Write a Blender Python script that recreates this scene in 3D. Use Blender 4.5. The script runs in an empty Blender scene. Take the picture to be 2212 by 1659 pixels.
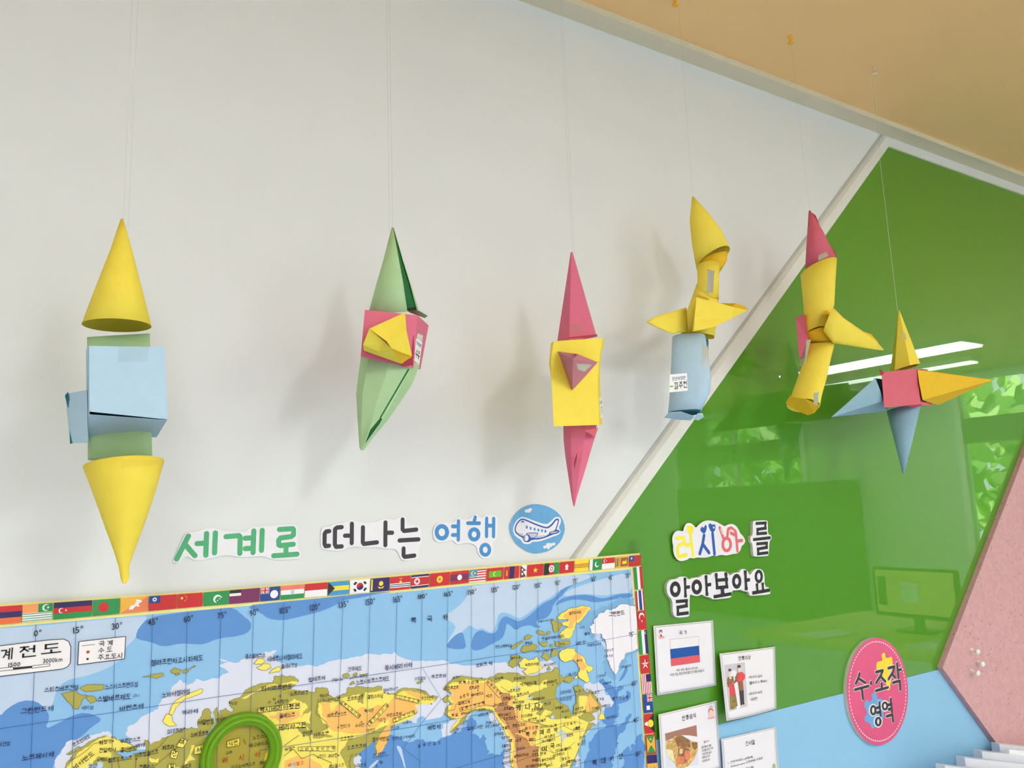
import bpy, bmesh, math, random
import numpy as np
from mathutils import Vector, Matrix
from mathutils.geometry import tessellate_polygon
random.seed(7)
scene = bpy.context.scene
col = scene.collection

# ------------------------------------------------------------------ camera
F = 1750.0; CX = 1106.0; CY = 829.5            # focal length and centre, in pixels of a 2212 x 1659 frame
ax = Vector((2714, 170, 1750)).normalized()    # wall direction (world x) seen from the camera
au = Vector((-414, -11400, 1750)); au = (au - ax * ax.dot(au)).normalized()   # world up
ay = au.cross(ax)                              # into the wall (world y)
CAM = Vector((0, -1.5, 1.5))
M3 = Matrix((ax, ay, au))
cam_data = bpy.data.cameras.new('camera'); cam = bpy.data.objects.new('camera', cam_data); col.objects.link(cam)
cam_data.sensor_width = 36.0; cam_data.lens = F / 2212 * 36.0; cam_data.clip_start = 0.05
cam_data.shift_x = 0; cam_data.shift_y = 0
R = M3 @ Matrix(((1, 0, 0), (0, -1, 0), (0, 0, -1)))
cam.matrix_world = Matrix.Translation(CAM) @ R.to_4x4()
scene.camera = cam

# ------------------------------------------------------------------ world, exposure
world = bpy.data.worlds.new('sky'); scene.world = world; world.use_nodes = True
wn = world.node_tree.nodes; wn['Background'].inputs[0].default_value = (0.82, 0.92, 1.0, 1); wn['Background'].inputs[1].default_value = 3.3
scene.view_settings.view_transform = 'Standard'; scene.view_settings.look = 'None'
scene.view_settings.exposure = 0.13; scene.view_settings.gamma = 1.0
scene.view_settings.use_curve_mapping = False
daylight_data = bpy.data.lights.new('daylight', bpy.types.Light.bl_rna.properties['type'].enum_items[1].identifier); daylight_data.energy = 32.0; daylight_data.angle = math.radians(3); daylight = bpy.data.objects.new('daylight', daylight_data); col.objects.link(daylight)
daylight.rotation_euler = (0, math.radians(-28), 0)      # high over the building, onto the hedge outside the windows
LAMP = 24.0            # radiance of the lit ceiling lamps

# ------------------------------------------------------------------ helpers
def ray(px, py):
    return M3 @ Vector(((px - CX) / F, (py - CY) / F, 1.0))
def P(px, py, d=0.0):                # the point d metres in front of the wall that a pixel measurement stands for
    r = ray(px, py); return CAM + r * ((-d - CAM.y) / r.y)
def Pz(px, py, z):
    r = ray(px, py); return CAM + r * ((z - CAM.z) / r.z)
def W(px, py, d=0.0):
    p = P(px, py, d); return (p.x, p.z)
def mpp(px, py, d=0.0):              # metres per pixel, upwards
    return (P(px, py - 1, d) - P(px, py, d)).length
def crop(ox, oy, s):
    return lambda x, y: (ox + x / s, oy + y / s)

def lin(c):
    c = c / 255.0
    return c / 12.92 if c <= 0.04045 else ((c + 0.055) / 1.055) ** 2.4
MATS = {}
def mat(name, rgb, rough=0.6, var=0.04, scale=40.0, bump=0.0, spec=0.4, coat=0.0, emit=0.0, translucent=0.0, coat_rough=0.03):
    if name in MATS: return MATS[name]
    m = bpy.data.materials.new(name); m.use_nodes = True; MATS[name] = m
    nt = m.node_tree; b = nt.nodes['Principled BSDF']
    c = [lin(v) for v in rgb]
    b.inputs['Roughness'].default_value = rough
    b.inputs['Specular IOR Level'].default_value = spec
    b.inputs['Coat Weight'].default_value = coat; b.inputs['Coat IOR'].default_value = 1.6 if coat >= 1 else 1.5; b.inputs['Coat Roughness'].default_value = coat_rough
    if var > 0 or bump > 0:
        tc = nt.nodes.new('ShaderNodeTexCoord'); n = nt.nodes.new('ShaderNodeTexNoise')
        n.inputs['Scale'].default_value = scale; n.inputs['Detail'].default_value = 5
        nt.links.new(tc.outputs['Object'], n.inputs['Vector'])
        rp = nt.nodes.new('ShaderNodeValToRGB')
        rp.color_ramp.elements[0].position = 0.3; rp.color_ramp.elements[1].position = 0.7
        rp.color_ramp.elements[0].color = [v * (1 - var) for v in c] + [1]
        rp.color_ramp.elements[1].color = [min(1, v * (1 + var)) for v in c] + [1]
        nt.links.new(n.outputs['Fac'], rp.inputs['Fac']); nt.links.new(rp.outputs['Color'], b.inputs['Base Color'])
        if bump > 0:
            bp = nt.nodes.new('ShaderNodeBump'); bp.inputs['Strength'].default_value = bump; bp.inputs['Distance'].default_value = 0.002
            nt.links.new(n.outputs['Fac'], bp.inputs['Height']); nt.links.new(bp.outputs['Normal'], b.inputs['Normal'])
    else:
        b.inputs['Base Color'].default_value = c + [1]
    if emit > 0:
        b.inputs['Emission Color'].default_value = c + [1]; b.inputs['Emission Strength'].default_value = emit
    if translucent > 0:
        out = nt.nodes['Material Output']; t = nt.nodes.new('ShaderNodeBsdfTranslucent'); t.inputs[0].default_value = c + [1]
        mx = nt.nodes.new('ShaderNodeMixShader'); mx.inputs[0].default_value = translucent
        nt.links.new(b.outputs[0], mx.inputs[1]); nt.links.new(t.outputs[0], mx.inputs[2]); nt.links.new(mx.outputs[0], out.inputs[0])
    return m
def clear(name, tint, gloss=0.12, rough=0.08):      # thin clear sheet or thread
    if name in MATS: return MATS[name]
    m = bpy.data.materials.new(name); m.use_nodes = True; MATS[name] = m; nt = m.node_tree
    nt.nodes.remove(nt.nodes['Principled BSDF']); out = nt.nodes['Material Output']
    t = nt.nodes.new('ShaderNodeBsdfTransparent'); t.inputs[0].default_value = [lin(v) for v in tint] + [1]
    g = nt.nodes.new('ShaderNodeBsdfGlossy'); g.inputs['Roughness'].default_value = rough
    n = nt.nodes.new('ShaderNodeTexNoise'); n.inputs['Scale'].default_value = 60
    bp = nt.nodes.new('ShaderNodeBump'); bp.inputs['Strength'].default_value = 0.8; bp.inputs['Distance'].default_value = 0.004
    nt.links.new(n.outputs['Fac'], bp.inputs['Height']); nt.links.new(bp.outputs['Normal'], g.inputs['Normal'])
    fr = nt.nodes.new('ShaderNodeFresnel'); fr.inputs[0].default_value = 1.45
    ad = nt.nodes.new('ShaderNodeMath'); ad.operation = 'ADD'; ad.inputs[1].default_value = gloss
    nt.links.new(fr.outputs[0], ad.inputs[0])
    mx = nt.nodes.new('ShaderNodeMixShader')
    nt.links.new(ad.outputs[0], mx.inputs[0]); nt.links.new(t.outputs[0], mx.inputs[1]); nt.links.new(g.outputs[0], mx.inputs[2])
    nt.links.new(mx.outputs[0], out.inputs[0]); return m

def root_of(o):
    while o.parent: o = o.parent
    return o
class MB:
    """collects faces in world metres; build() makes ONE mesh object of them"""
    def __init__(s): s.v = []; s.f = []; s.m = []; s.mats = []; s.calls = []
    def mi(s, m):
        if m not in s.mats: s.mats.append(m)
        return s.mats.index(m)
    def add(s, verts, faces, m):
        k = len(s.v); i = s.mi(m); s.calls.append((verts, faces, m)); s.v += [tuple(p) for p in verts]
        for f in faces: s.f.append([a + k for a in f]); s.m.append(i)
        return s
    def quad(s, a, b, c, d, m): return s.add([a, b, c, d], [(0, 1, 2, 3)], m)
    def hexa(s, fr, bk, m):      # front TL TR BR BL, back TL TR BR BL
        return s.add(list(fr) + list(bk), [(0, 3, 2, 1), (4, 5, 6, 7), (0, 1, 5, 4), (1, 2, 6, 5), (2, 3, 7, 6), (3, 0, 4, 7)], m)
    def box(s, lo, hi, m):
        x0, y0, z0 = lo; x1, y1, z1 = hi
        return s.hexa([(x0, y0, z1), (x1, y0, z1), (x1, y0, z0), (x0, y0, z0)], [(x0, y1, z1), (x1, y1, z1), (x1, y1, z0), (x0, y1, z0)], m)
    # flat print on the plane y = -d, points are (x, z)
    def poly(s, pts, d, m):
        if len(pts) < 3: return s
        tri = tessellate_polygon([[Vector((x, z, 0)) for x, z in pts]])
        def up(t):
            (x0, z0), (x1, z1), (x2, z2) = [pts[i] for i in t]
            return t if (x1 - x0) * (z2 - z0) - (x2 - x0) * (z1 - z0) > 0 else (t[0], t[2], t[1])
        return s.add([(x, -d, z) for x, z in pts], [up(t) for t in tri], m)
    def stroke(s, pts, w, d, m, cap=True, step=4e-5):
        k = len(s.f); r = w / 2
        for i in range(len(pts) - 1):
            a = Vector(pts[i]); b = Vector(pts[i + 1]); t = b - a
            if t.length < 1e-7: continue
            n = Vector((-t.y, t.x)).normalized() * r; dd = d + step * ((i % 3) / 3.0)
            s.add([(q.x, -dd, q.y) for q in (a - n, b - n, b + n, a + n)], [(0, 1, 2, 3)], m)
        if cap:
            for i, p in enumerate(pts):
                s.ell(p, r, r, d + step * (0.4 + 0.1 * (i % 3)), m, 14)
        return s
    def ell(s, c, rx, rz, d, m, n=28, rot=0.0):
        ps = []
        for i in range(n):
            a = 2 * math.pi * i / n; x = rx * math.cos(a); z = rz * math.sin(a)
            ps.append((c[0] + x * math.cos(rot) - z * math.sin(rot), -d, c[1] + x * math.sin(rot) + z * math.cos(rot)))
        return s.add(ps, [tuple(range(n))], m)
    def ring(s, c, rx, rz, ix, iz, d, m, n=32, rot=0.0):
        ps = []
        for q, (a0, b0) in enumerate(((rx, rz), (ix, iz))):
            for i in range(n):
                a = 2 * math.pi * i / n; x = a0 * math.cos(a); z = b0 * math.sin(a)
                ps.append((c[0] + x * math.cos(rot) - z * math.sin(rot), -d, c[1] + x * math.sin(rot) + z * math.cos(rot)))
        return s.add(ps, [(i, (i + 1) % n, n + (i + 1) % n, n + i) for i in range(n)], m)
    def slab(s, pts, d0, d1, m):     # outline extruded from d0 (back) to d1 (front)
        s.poly(pts, d1, m); n = len(pts); s.poly(pts[::-1], d0, m)
        area = sum(pts[i][0] * pts[(i + 1) % n][1] - pts[(i + 1) % n][0] * pts[i][1] for i in range(n))
        vs = [(x, -d1, z) for x, z in pts] + [(x, -d0, z) for x, z in pts]
        fs = [(i, i + n, (i + 1) % n + n, (i + 1) % n) for i in range(n)]
        if area < 0: fs = [f[::-1] for f in fs]
        return s.add(vs, fs, m)
    def build(s, name, parent=None, smooth=False, solid=0.0, merge=False):
        me = bpy.data.meshes.new(name); v = s.v
        if parent is not None: base = root_of(parent).location
        else:
            xs, ys, zs = zip(*v); base = Vector(((min(xs) + max(xs)) / 2, (min(ys) + max(ys)) / 2, min(zs)))
        me.from_pydata([(x - base[0], y - base[1], z - base[2]) for x, y, z in v], [], s.f)
        for m in s.mats: me.materials.append(m)
        for p, i in zip(me.polygons, s.m): p.material_index = i; p.use_smooth = smooth
        me.update()
        if merge:
            bm = bmesh.new(); bm.from_mesh(me); bmesh.ops.remove_doubles(bm, verts=bm.verts, dist=1e-5); bm.to_mesh(me); bm.free()
        o = bpy.data.objects.new(name, me); col.objects.link(o)
        if parent is None: o.location = base
        else: o.parent = parent
        if solid:
            md = o.modifiers.new('thickness', 'SOLIDIFY'); md.thickness = solid; md.offset = 0
        return o
def tag(o, label, cat, group=None):
    o['label'] = label; o['category'] = cat
    if group: o['group'] = group
    return o
def thing(name, label, cat, loc, group=None):
    o = bpy.data.objects.new(name, None); col.objects.link(o); o.location = loc; o.empty_display_size = 0.05
    return tag(o, label, cat, group)
def struct(o): o['kind'] = 'structure'; return o

# Hangul syllables drawn from their letters: every letter is a set of strokes in a unit box (y downwards)
O_ = 'ring'
CONS = [  # initial consonants in dictionary order
    [[(0, 0), (1, 0), (.9, .55), (.5, 1)]], 'd0', [[(0, 0), (0, 1), (1, 1)]], [[(1, 0), (0, 0), (0, 1), (1, 1)]], 'd3',
    [[(0, 0), (1, 0), (1, .5), (0, .5), (0, 1), (1, 1)]], [[(0, 0), (1, 0), (1, 1), (0, 1), (0, 0)]], [[(0, 0), (0, 1), (1, 1), (1, 0)], [(0, .45), (1, .45)]], 'd7',
    [[(.5, 0), (.4, .5), (0, 1)], [(.47, .35), (1, 1)]], 'd9', [(O_, .5, .5, .5, .5)], [[(0, 0), (1, 0)], [(.5, 0), (.4, .5), (0, 1)], [(.47, .4), (1, 1)]], 'd12',
    [[(.32, 0), (.68, 0)], [(0, .26), (1, .26)], [(.5, .26), (.4, .6), (0, 1)], [(.47, .55), (1, 1)]], [[(0, 0), (1, 0), (.9, .55), (.5, 1)], [(0, .46), (.95, .46)]],
    [[(1, 0), (0, 0), (0, 1), (1, 1)], [(0, .5), (1, .5)]], [[(0, 0), (1, 0)], [(0, 1), (1, 1)], [(.3, 0), (.3, 1)], [(.7, 0), (.7, 1)]], [[(.35, 0), (.65, 0)], [(0, .28), (1, .28)], (O_, .5, .72, .36, .28)]]
def cons(i):
    c = CONS[i]
    if isinstance(c, str):
        b = CONS[int(c[1:])]; out = []
        for k in (0, 1): out += [[(x * .44 + .56 * k, y) for x, y in s] for s in b]
        return out
    return c
GIYEOK = [[(0, 0), (1, 0), (1, 1)]]
FIN = [None, 0, 1, (0, 9), 2, (2, 12), (2, 18), 3, 5, (5, 0), (5, 6), (5, 7), (5, 9), (5, 16), (5, 17), (5, 18), 6, 7, (7, 9), 9, 10, 11, 12, 14, 15, 16, 17, 18]
# vowels: (horizontal part, vertical part)
VOW = [('', 'a'), ('', 'ae'), ('', 'ya'), ('', 'double_ae'), ('', 'eo'), ('', 'e'), ('', 'yeo'), ('', 'ye'), ('o', ''), ('o', 'a'), ('o', 'ae'), ('o', 'i'), ('yo', ''), ('u', ''), ('u', 'eo'), ('u', 'e'), ('u', 'i'), ('yu', ''), ('eu', ''), ('eu', 'i'), ('', 'i')]
def syllable(ch):
    k = ord(ch) - 0xAC00; ci, vi, fi = k // 588, (k // 28) % 21, k % 28; hv, vv = VOW[vi]; out = []
    def put(sh, x0, y0, x1, y1):
        for s in sh:
            if s[0] == O_: out.append((O_, x0 + (x1 - x0) * s[1], y0 + (y1 - y0) * s[2], (x1 - x0) * s[3], (y1 - y0) * s[4]))
            else: out.append([(x0 + (x1 - x0) * x, y0 + (y1 - y0) * y) for x, y in s])
    c = GIYEOK if ci == 0 and vv == '' else cons(ci)
    if vv == '': put(c, .2, .04, .8, .42 if not fi else .27)
    elif hv == '':
        xr = .44 if vv in ('eo', 'e', 'yeo', 'ye') else .5
        put(c, .05, .16, xr, .80) if not fi else put(c, .05, .05, xr, .46)
    else: put(c, .08, .05, .52, .42 if not fi else .26)
    if hv:
        x0, x1 = (.02, .98) if vv == '' else (.0, .62); xm = (x0 + x1) / 2; g = .14 if vv == '' else .1
        if hv in ('o', 'yo'): yb = .88 if not fi else .52; yt = yb - (.26 if not fi else .14)
        elif hv in ('u', 'yu'): yb = .62 if not fi else .44; yt = yb + (.34 if not fi else .16)
        else: yb = .78 if not fi else .48; yt = None
        if vv and not fi and hv == 'o': yb = .76; yt = .56
        out.append([(x0, yb), (x1, yb)])
        for x in ([] if yt is None else [xm] if hv in ('o', 'u') else [xm - g, xm + g]): out.append([(x, yb), (x, yt)])
    if vv:
        h = .98 if not fi else .58; m = h * .48; two = vv in ('ae', 'double_ae', 'e', 'ye'); xa, xb = (.70, .92) if two else (.78, .78)
        out.append([(xa, .0 if not two else .04), (xa, h)])
        if two: out.append([(xb, 0), (xb, h)])
        ys = [m] if vv in ('a', 'ae', 'eo', 'e') else [m - .13 * h, m + .13 * h] if vv != 'i' else []
        for y in ys:
            if vv in ('a', 'ya'): out.append([(xa, y), (.98, y)])
            elif vv in ('ae', 'double_ae'): out.append([(xa, y), (xb, y)])
            else: out.append([(.52, y), (xa, y)])
    if fi:
        f = FIN[fi]; y0 = .68 if vv == '' else .70
        if isinstance(f, tuple): put(cons(f[0]), .1, y0, .46, .98); put(cons(f[1]), .58, y0, .94, .98)
        else: put(GIYEOK if f == 0 else cons(f), .2, y0, .84, .98)
    return out
def hangul(ch, w):                     # triangles of one syllable, y upwards
    vs = []; fs = []; h = w / 2
    for s in syllable(ch):
        k = len(vs)
        if s[0] == O_:
            n = 14; _, cx, cy, rx, ry = s
            for q in (0, 1):
                for i in range(n): a = 2 * math.pi * i / n; vs.append((cx + (rx - q * w) * math.cos(a), 1 - cy + (ry - q * w) * math.sin(a)))
            fs += [(k + i, k + (i + 1) % n, k + n + (i + 1) % n, k + n + i) for i in range(n)]; continue
        for (ax_, ay_), (bx_, by_) in zip(s, s[1:]):
            k = len(vs); dx, dy = bx_ - ax_, by_ - ay_; L = math.hypot(dx, dy) or 1; dx *= h / L; dy *= h / L
            vs += [(x, 1 - y) for x, y in ((ax_ - dx - dy, ay_ - dy + dx), (bx_ + dx - dy, by_ + dy + dx), (bx_ + dx + dy, by_ + dy - dx), (ax_ - dx + dy, ay_ - dy - dx))]
            fs.append((k, k + 1, k + 2, k + 3))
    return vs, fs
_tc = bpy.data.curves.new('type', 'FONT'); _tc.resolution_u = 2; _tc.offset = .012
_to = bpy.data.objects.new('type', _tc); LATIN = {}; TXT = {}
def latin(ch):
    if ch not in LATIN:
        _tc.body = ch; me = bpy.data.meshes.new_from_object(_to)
        LATIN[ch] = ([(v.co.x, v.co.y) for v in me.vertices], [tuple(p.vertices) for p in me.polygons]); bpy.data.meshes.remove(me)
    return LATIN[ch]
def glyphs(s, bold=0.0, track=0.0):
    if (s, bold, track) not in TXT:
        vs = []; fs = []; x = 0.0
        for ch in s:
            if ch == ' ': x += 0.34; continue
            big = 0xAC00 <= ord(ch) <= 0xD7A3
            gv, gf = hangul(ch, .09 + bold * 1.7) if big else latin(ch); k = len(vs)
            vs += [(x + a, b) for a, b in gv]; fs += [tuple(i + k for i in f) for f in gf]
            x += (1.12 if big else max(a for a, b in gv) + 0.07) + track
        x0 = min(v[0] for v in vs); x1 = max(v[0] for v in vs); y0 = min(v[1] for v in vs); y1 = max(v[1] for v in vs)
        TXT[s, bold, track] = ([((a - x0) / (x1 - x0), (b - y0) / (y1 - y0) - 0.5) for a, b in vs], fs, (x1 - x0) / (y1 - y0), y1 - y0)
    return TXT[s, bold, track]
def text(mb, s, L, Rr, h, d, m, bold=0.0):     # L and Rr: middle of the left and right end, (x, z)
    vs, fs, asp, hh = glyphs(s, bold); L = Vector(L); u = Vector(Rr) - L; n = Vector((-u.y, u.x)).normalized() * h
    want = u.length / h; gaps = len(s.replace(' ', '')) - 1
    if gaps > 0 and want > asp * 1.12: vs, fs, asp, hh = glyphs(s, bold, round((want - asp) * hh / gaps, 2))
    out = []
    for a, b in vs:
        q = L + u * a + n * b; out.append((q.x, -d, q.y))
    fs2 = []
    for f in fs:
        p0, p1, p2 = [out[i] for i in f[:3]]
        fs2.append(f if (p1[0] - p0[0]) * (p2[2] - p0[2]) - (p2[0] - p0[0]) * (p1[2] - p0[2]) > 0 else f[::-1])
    mb.add(out, fs2, m)
def hom(src, dst=((0, 0), (1, 0), (1, 1), (0, 1))):   # plane to plane mapping through four corners
    A = []; B = []
    for (x, y), (u, v) in zip(src, dst):
        A += [[x, y, 1, 0, 0, 0, -u * x, -u * y], [0, 0, 0, x, y, 1, -v * x, -v * y]]; B += [u, v]
    h = np.linalg.solve(np.array(A, float), np.array(B, float))
    def f(x, y):
        w = h[6] * x + h[7] * y + 1
        return ((h[0] * x + h[1] * y + h[2]) / w, (h[3] * x + h[4] * y + h[5]) / w)
    return f

# ------------------------------------------------------------------ the room
XR = 8.6; XL = -3.2; YB = -9.0; ZC = 2.75
wall_m = mat('painted_wall', (230, 231, 232), 0.55, 0.012, 6, 0.03, 0.25)
ceil_m = mat('peach_ceiling', (250, 208, 150), 0.8, 0.01, 5, 0.02, 0.2)
cream_m = mat('cream_paint', (222, 214, 190), 0.6, 0.015, 20, 0, 0.3)
white_m = mat('white_lacquer', (232, 231, 226), 0.35, 0.02, 30, 0.02, 0.4)
other_m = mat('side_wall_paint', (214, 220, 210), 0.7, 0.02, 4, 0, 0.2)
floor_m = mat('wood_floor', (184, 190, 202), 0.45, 0.15, 3, 0, 0.4)
def sbox(name, lo, hi, m):
    return struct(MB().box(lo, hi, m).build(name))
sbox('wall_display', (XL, 0, 0), (XR, 0.15, ZC), wall_m)
sbox('floor', (XL, YB, -0.1), (XR, 0.15, 0), floor_m)
sbox('ceiling', (XL, YB, ZC), (XR, 0.15, ZC + 0.1), ceil_m)
sbox('wall_left', (XL - 0.15, YB, 0), (XL, 0.15, ZC), other_m)
for a in ((XL, XR, 0, 0.85), (XL, XR, 2.45, ZC), (XL, -2.6, 0.85, 2.45), (2.2, 3.0, 0.85, 2.45), (7.8, XR, 0.85, 2.45)):
    sbox('wall_back', (a[0], YB - 0.15, a[2]), (a[1], YB, a[3]), other_m)
# window wall on the right, with openings
def rect_y(y0, y1, z0, z1, name='wall_right', x0=XR, x1=XR + 0.2, m=other_m):
    return struct(MB().box((x0, y0, z0), (x1, y1, z1), m).build(name))
WINS = [(-3.11, -0.35, 0.55, 2.72), (-7.32, -5.0, 0.55, 2.72)]
rect_y(YB, 0.15, 0, 0.55); rect_y(YB, 0.15, 2.72, ZC)
rect_y(-0.35, 0.15, 0.55, 2.72); rect_y(-5.0, -3.11, 0.55, 2.72); rect_y(YB, -7.32, 0.55, 2.72)
frame_m = mat('window_frame', (238, 240, 238), 0.4, 0.01, 20)
glass_m = clear('window_glass', (246, 250, 248), 0.02, 0.0)
for k, (y0, y1, z0, z1) in enumerate(WINS):
    t = 0.07; mb = MB(); zt = 2.0
    for a in ((y0, y1, z0, z0 + t), (y0, y1, z1 - t, z1), (y0, y0 + t, z0, z1), (y1 - t, y1, z0, z1)):
        mb.box((XR - 0.03, a[0], a[2]), (XR + 0.08, a[1], a[3]), frame_m)
    w = mb.build('window_%d' % (k + 1)); struct(w)
    MB().box((XR, y0, zt), (XR + 0.06, y1, zt + 0.26), mat('dark_frame', (96, 104, 84), 0.5, 0.02)).build('transom', w).location = (0, 0, 0)
    n = 2; wd = (y1 - y0) / n
    for i in range(1, n):
        MB().box((XR, y0 + wd * i - 0.03, z0 + t), (XR + 0.06, y0 + wd * i + 0.03, z1 - t), frame_m).build('mullion', w)
    for i in range(n):
        for (a, b) in ((z0 + t, zt), (zt + 0.26, z1 - t)):
            MB().box((XR + 0.03, y0 + wd * i + 0.03, a), (XR + 0.036, y0 + wd * (i + 1) - 0.03, b), glass_m).build('pane', w)
for k, (x0, x1) in enumerate(((-2.6, 2.2), (3.0, 7.8))):  # window band added on the unseen back wall for soft frontal daylight
    mb = MB(); t = 0.06
    for a in ((x0, x1, 0.85, 0.85 + t), (x0, x1, 2.45 - t, 2.45), (x0, x0 + t, 0.85, 2.45), (x1 - t, x1, 0.85, 2.45)):
        mb.box((a[0], YB - 0.1, a[2]), (a[1], YB + 0.02, a[3]), frame_m)
    w = struct(mb.build('window_%d' % (k + 3))); n = 4; wd = (x1 - x0) / n
    for i in range(1, n): MB().box((x0 + wd * i - 0.03, YB - 0.08, 0.85 + t), (x0 + wd * i + 0.03, YB, 2.45 - t), frame_m).build('mullion', w)
    for i in range(n): MB().box((x0 + wd * i + 0.03, YB - 0.05, 0.85 + t), (x0 + wd * (i + 1) - 0.03, YB - 0.044, 2.45 - t), glass_m).build('pane', w)
# hedge and ivy outside the windows
leafs = MB(); lm = [mat('leaf_%d' % i, c, 0.5, 0.1, 30, 0, 0.3, translucent=0.5) for i, c in enumerate(((158, 206, 96), (200, 228, 148), (120, 172, 76)))]
for i in range(3000):
    y = random.uniform(-9.5, 1.0); z = random.uniform(-0.3, 3.4); x = XR + random.uniform(1.4, 3.6)
    s = random.uniform(0.09, 0.24); q = Matrix.Rotation(random.uniform(0, 6.3), 3, 'X') @ Matrix.Rotation(random.uniform(-0.9, 0.9), 3, 'Y') @ Matrix.Rotation(random.uniform(-0.7, 0.7), 3, 'Z')
    pts = [Vector((x, y, z)) + q @ Vector((0, a * s, b * s)) for a, b in ((0, -1), (0.6, -0.3), (0.5, 0.4), (0, 1), (-0.5, 0.4), (-0.6, -0.3))]
    leafs.add(pts, [(0, 1, 2, 3, 4, 5)], random.choice(lm))
o = leafs.build('hedge_foliage'); o['kind'] = 'stuff'; tag(o, 'dense green hedge leaves outside the windows', 'foliage')
sbox('ground_outside', (XR + 0.2, -14, -0.6), (XR + 14, 6, -0.4), mat('soil', (92, 96, 60), 0.9, 0.2, 2))

# cornice, panels and mouldings on the display wall
cor = MB(); y1 = -0.057; zb = 2.733
cor.box((XL, y1, zb), (XR, 0, ZC), cream_m); struct(cor.build('trim_1'))
z_top = P(1915, 318).z; x_c = P(1915, 318).x; x_b, z_b = W(1289, 1195); z_bl = 0.957
dirv = Vector((x_b - x_c, z_b - z_top)).normalized(); nrm = Vector((dirv.y, -dirv.x))     # down the slope; nrm points up-left
if nrm.x > 0: nrm = -nrm
t_bl = (z_bl - z_top) / dirv.y; foot = Vector((x_c, z_top)) + dirv * t_bl
green_m = mat('green_glass', (74, 146, 8), 0.5, 0.0, 1, 0, 0.35, coat=1.0, coat_rough=0.012)
blue_m = mat('blue_panel', (146, 197, 232), 0.6, 0.02, 3, 0.02, 0.3)
g = MB().slab([(x_c, z_top), tuple(foot), (5.6, z_bl), (5.6, z_top)], 0.0006, 0.003, green_m).build('glass_panel')
tag(g, 'glossy green glass wall panel with a slanted left edge, mirroring the windows', 'panel')
b = MB().slab([(foot.x, z_bl - 0.001), (foot.x, 0.1), (5.6, 0.1), (5.6, z_bl - 0.001)], 0.0006, 0.003, blue_m).build('painted_panel')
tag(b, 'matte light blue wall panel below the green glass one', 'panel')
def moulding(name, a, b, n, w1, w2, h):      # flat strip w1 beside the line a-b, then a sloped side w2 falling to the wall
    a = Vector(a); b = Vector(b); prof = ((0, 0), (0, h), (w1, h), (w1 + w2, 0)); vs = []
    for q in (a, b):
        for s, e in prof: p = q + n * s; vs.append((p.x, -e, p.y))
    mb = MB(); mb.add(vs, [(0, 4, 5, 1), (1, 5, 6, 2), (2, 6, 7, 3), (0, 1, 2, 3), (7, 6, 5, 4)], white_m)
    return struct(mb.build(name))
tip = Vector((x_c, z_top)) - dirv * 0.016
moulding('trim_2', tip, foot, nrm, 0.030, 0.010, 0.0095)
shade_m = mat('moulding_shade', (186, 186, 178), .6, .05, 40); e0 = tip + nrm * .040; e1 = foot + nrm * .040  # grey strip paints the shaded side of the slanted moulding
def shade_strip(mb):
    q = [e0, e1, e1 + nrm * .009, e0 + nrm * .009]; mb.slab([tuple(v) for v in q], .0004, .002, shade_m)
_g = MB(); shade_strip(_g); struct(_g.build('trim_shade'))
moulding('trim_3', Vector((x_c - 0.004, z_top)), Vector((5.6, z_top)), Vector((0, 1)), 0.016, 0.004, 0.0094)
# pink board
def speckle(name, rgb, dark):
    m = mat(name, rgb, 0.85, 0.06, 60, 0.35, 0.1); nt = m.node_tree; b = nt.nodes['Principled BSDF']
    src = b.inputs['Base Color'].links[0].from_socket
    v = nt.nodes.new('ShaderNodeTexNoise'); v.inputs['Scale'].default_value = 130; v.inputs['Detail'].default_value = 1
    tc = nt.nodes.new('ShaderNodeTexCoord'); nt.links.new(tc.outputs['Object'], v.inputs['Vector'])
    r = nt.nodes.new('ShaderNodeValToRGB'); r.color_ramp.elements[0].position = 0.70; r.color_ramp.elements[1].position = 0.76
    nt.links.new(v.outputs['Fac'], r.inputs['Fac'])
    mx = nt.nodes.new('ShaderNodeMixRGB'); mx.inputs[2].default_value = [lin(x) for x in dark] + [1]
    nt.links.new(r.outputs[0], mx.inputs[0]); nt.links.new(src, mx.inputs[1]); nt.links.new(mx.outputs[0], b.inputs['Base Color'])
    return m
pink_m = speckle('pink_cork', (212, 166, 169), (146, 94, 98))
D_PINK = 0.022
hx = [W(2036, 1443, D_PINK), W(2212, 985, D_PINK)]; s = (hx[1][1] - hx[0][1]) / (hx[1][0] - hx[0][0])
lo = W(2163, 1620, D_PINK); s2 = (lo[1] - hx[0][1]) / (lo[0] - hx[0][0])
xr = 4.9; zt = 1.95
pts = [hx[0], (hx[0][0] + (0.06 - hx[0][1]) / s2, 0.06), (xr, 0.06), (xr + 0.6, 1.0), (xr, zt), (hx[0][0] + (zt - hx[0][1]) / s, zt)]
pk = MB().slab(pts, 0.0035, D_PINK, pink_m).build('pin_board')
tag(pk, 'pink felt pin board with an angled left edge on the wall', 'board')

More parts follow.
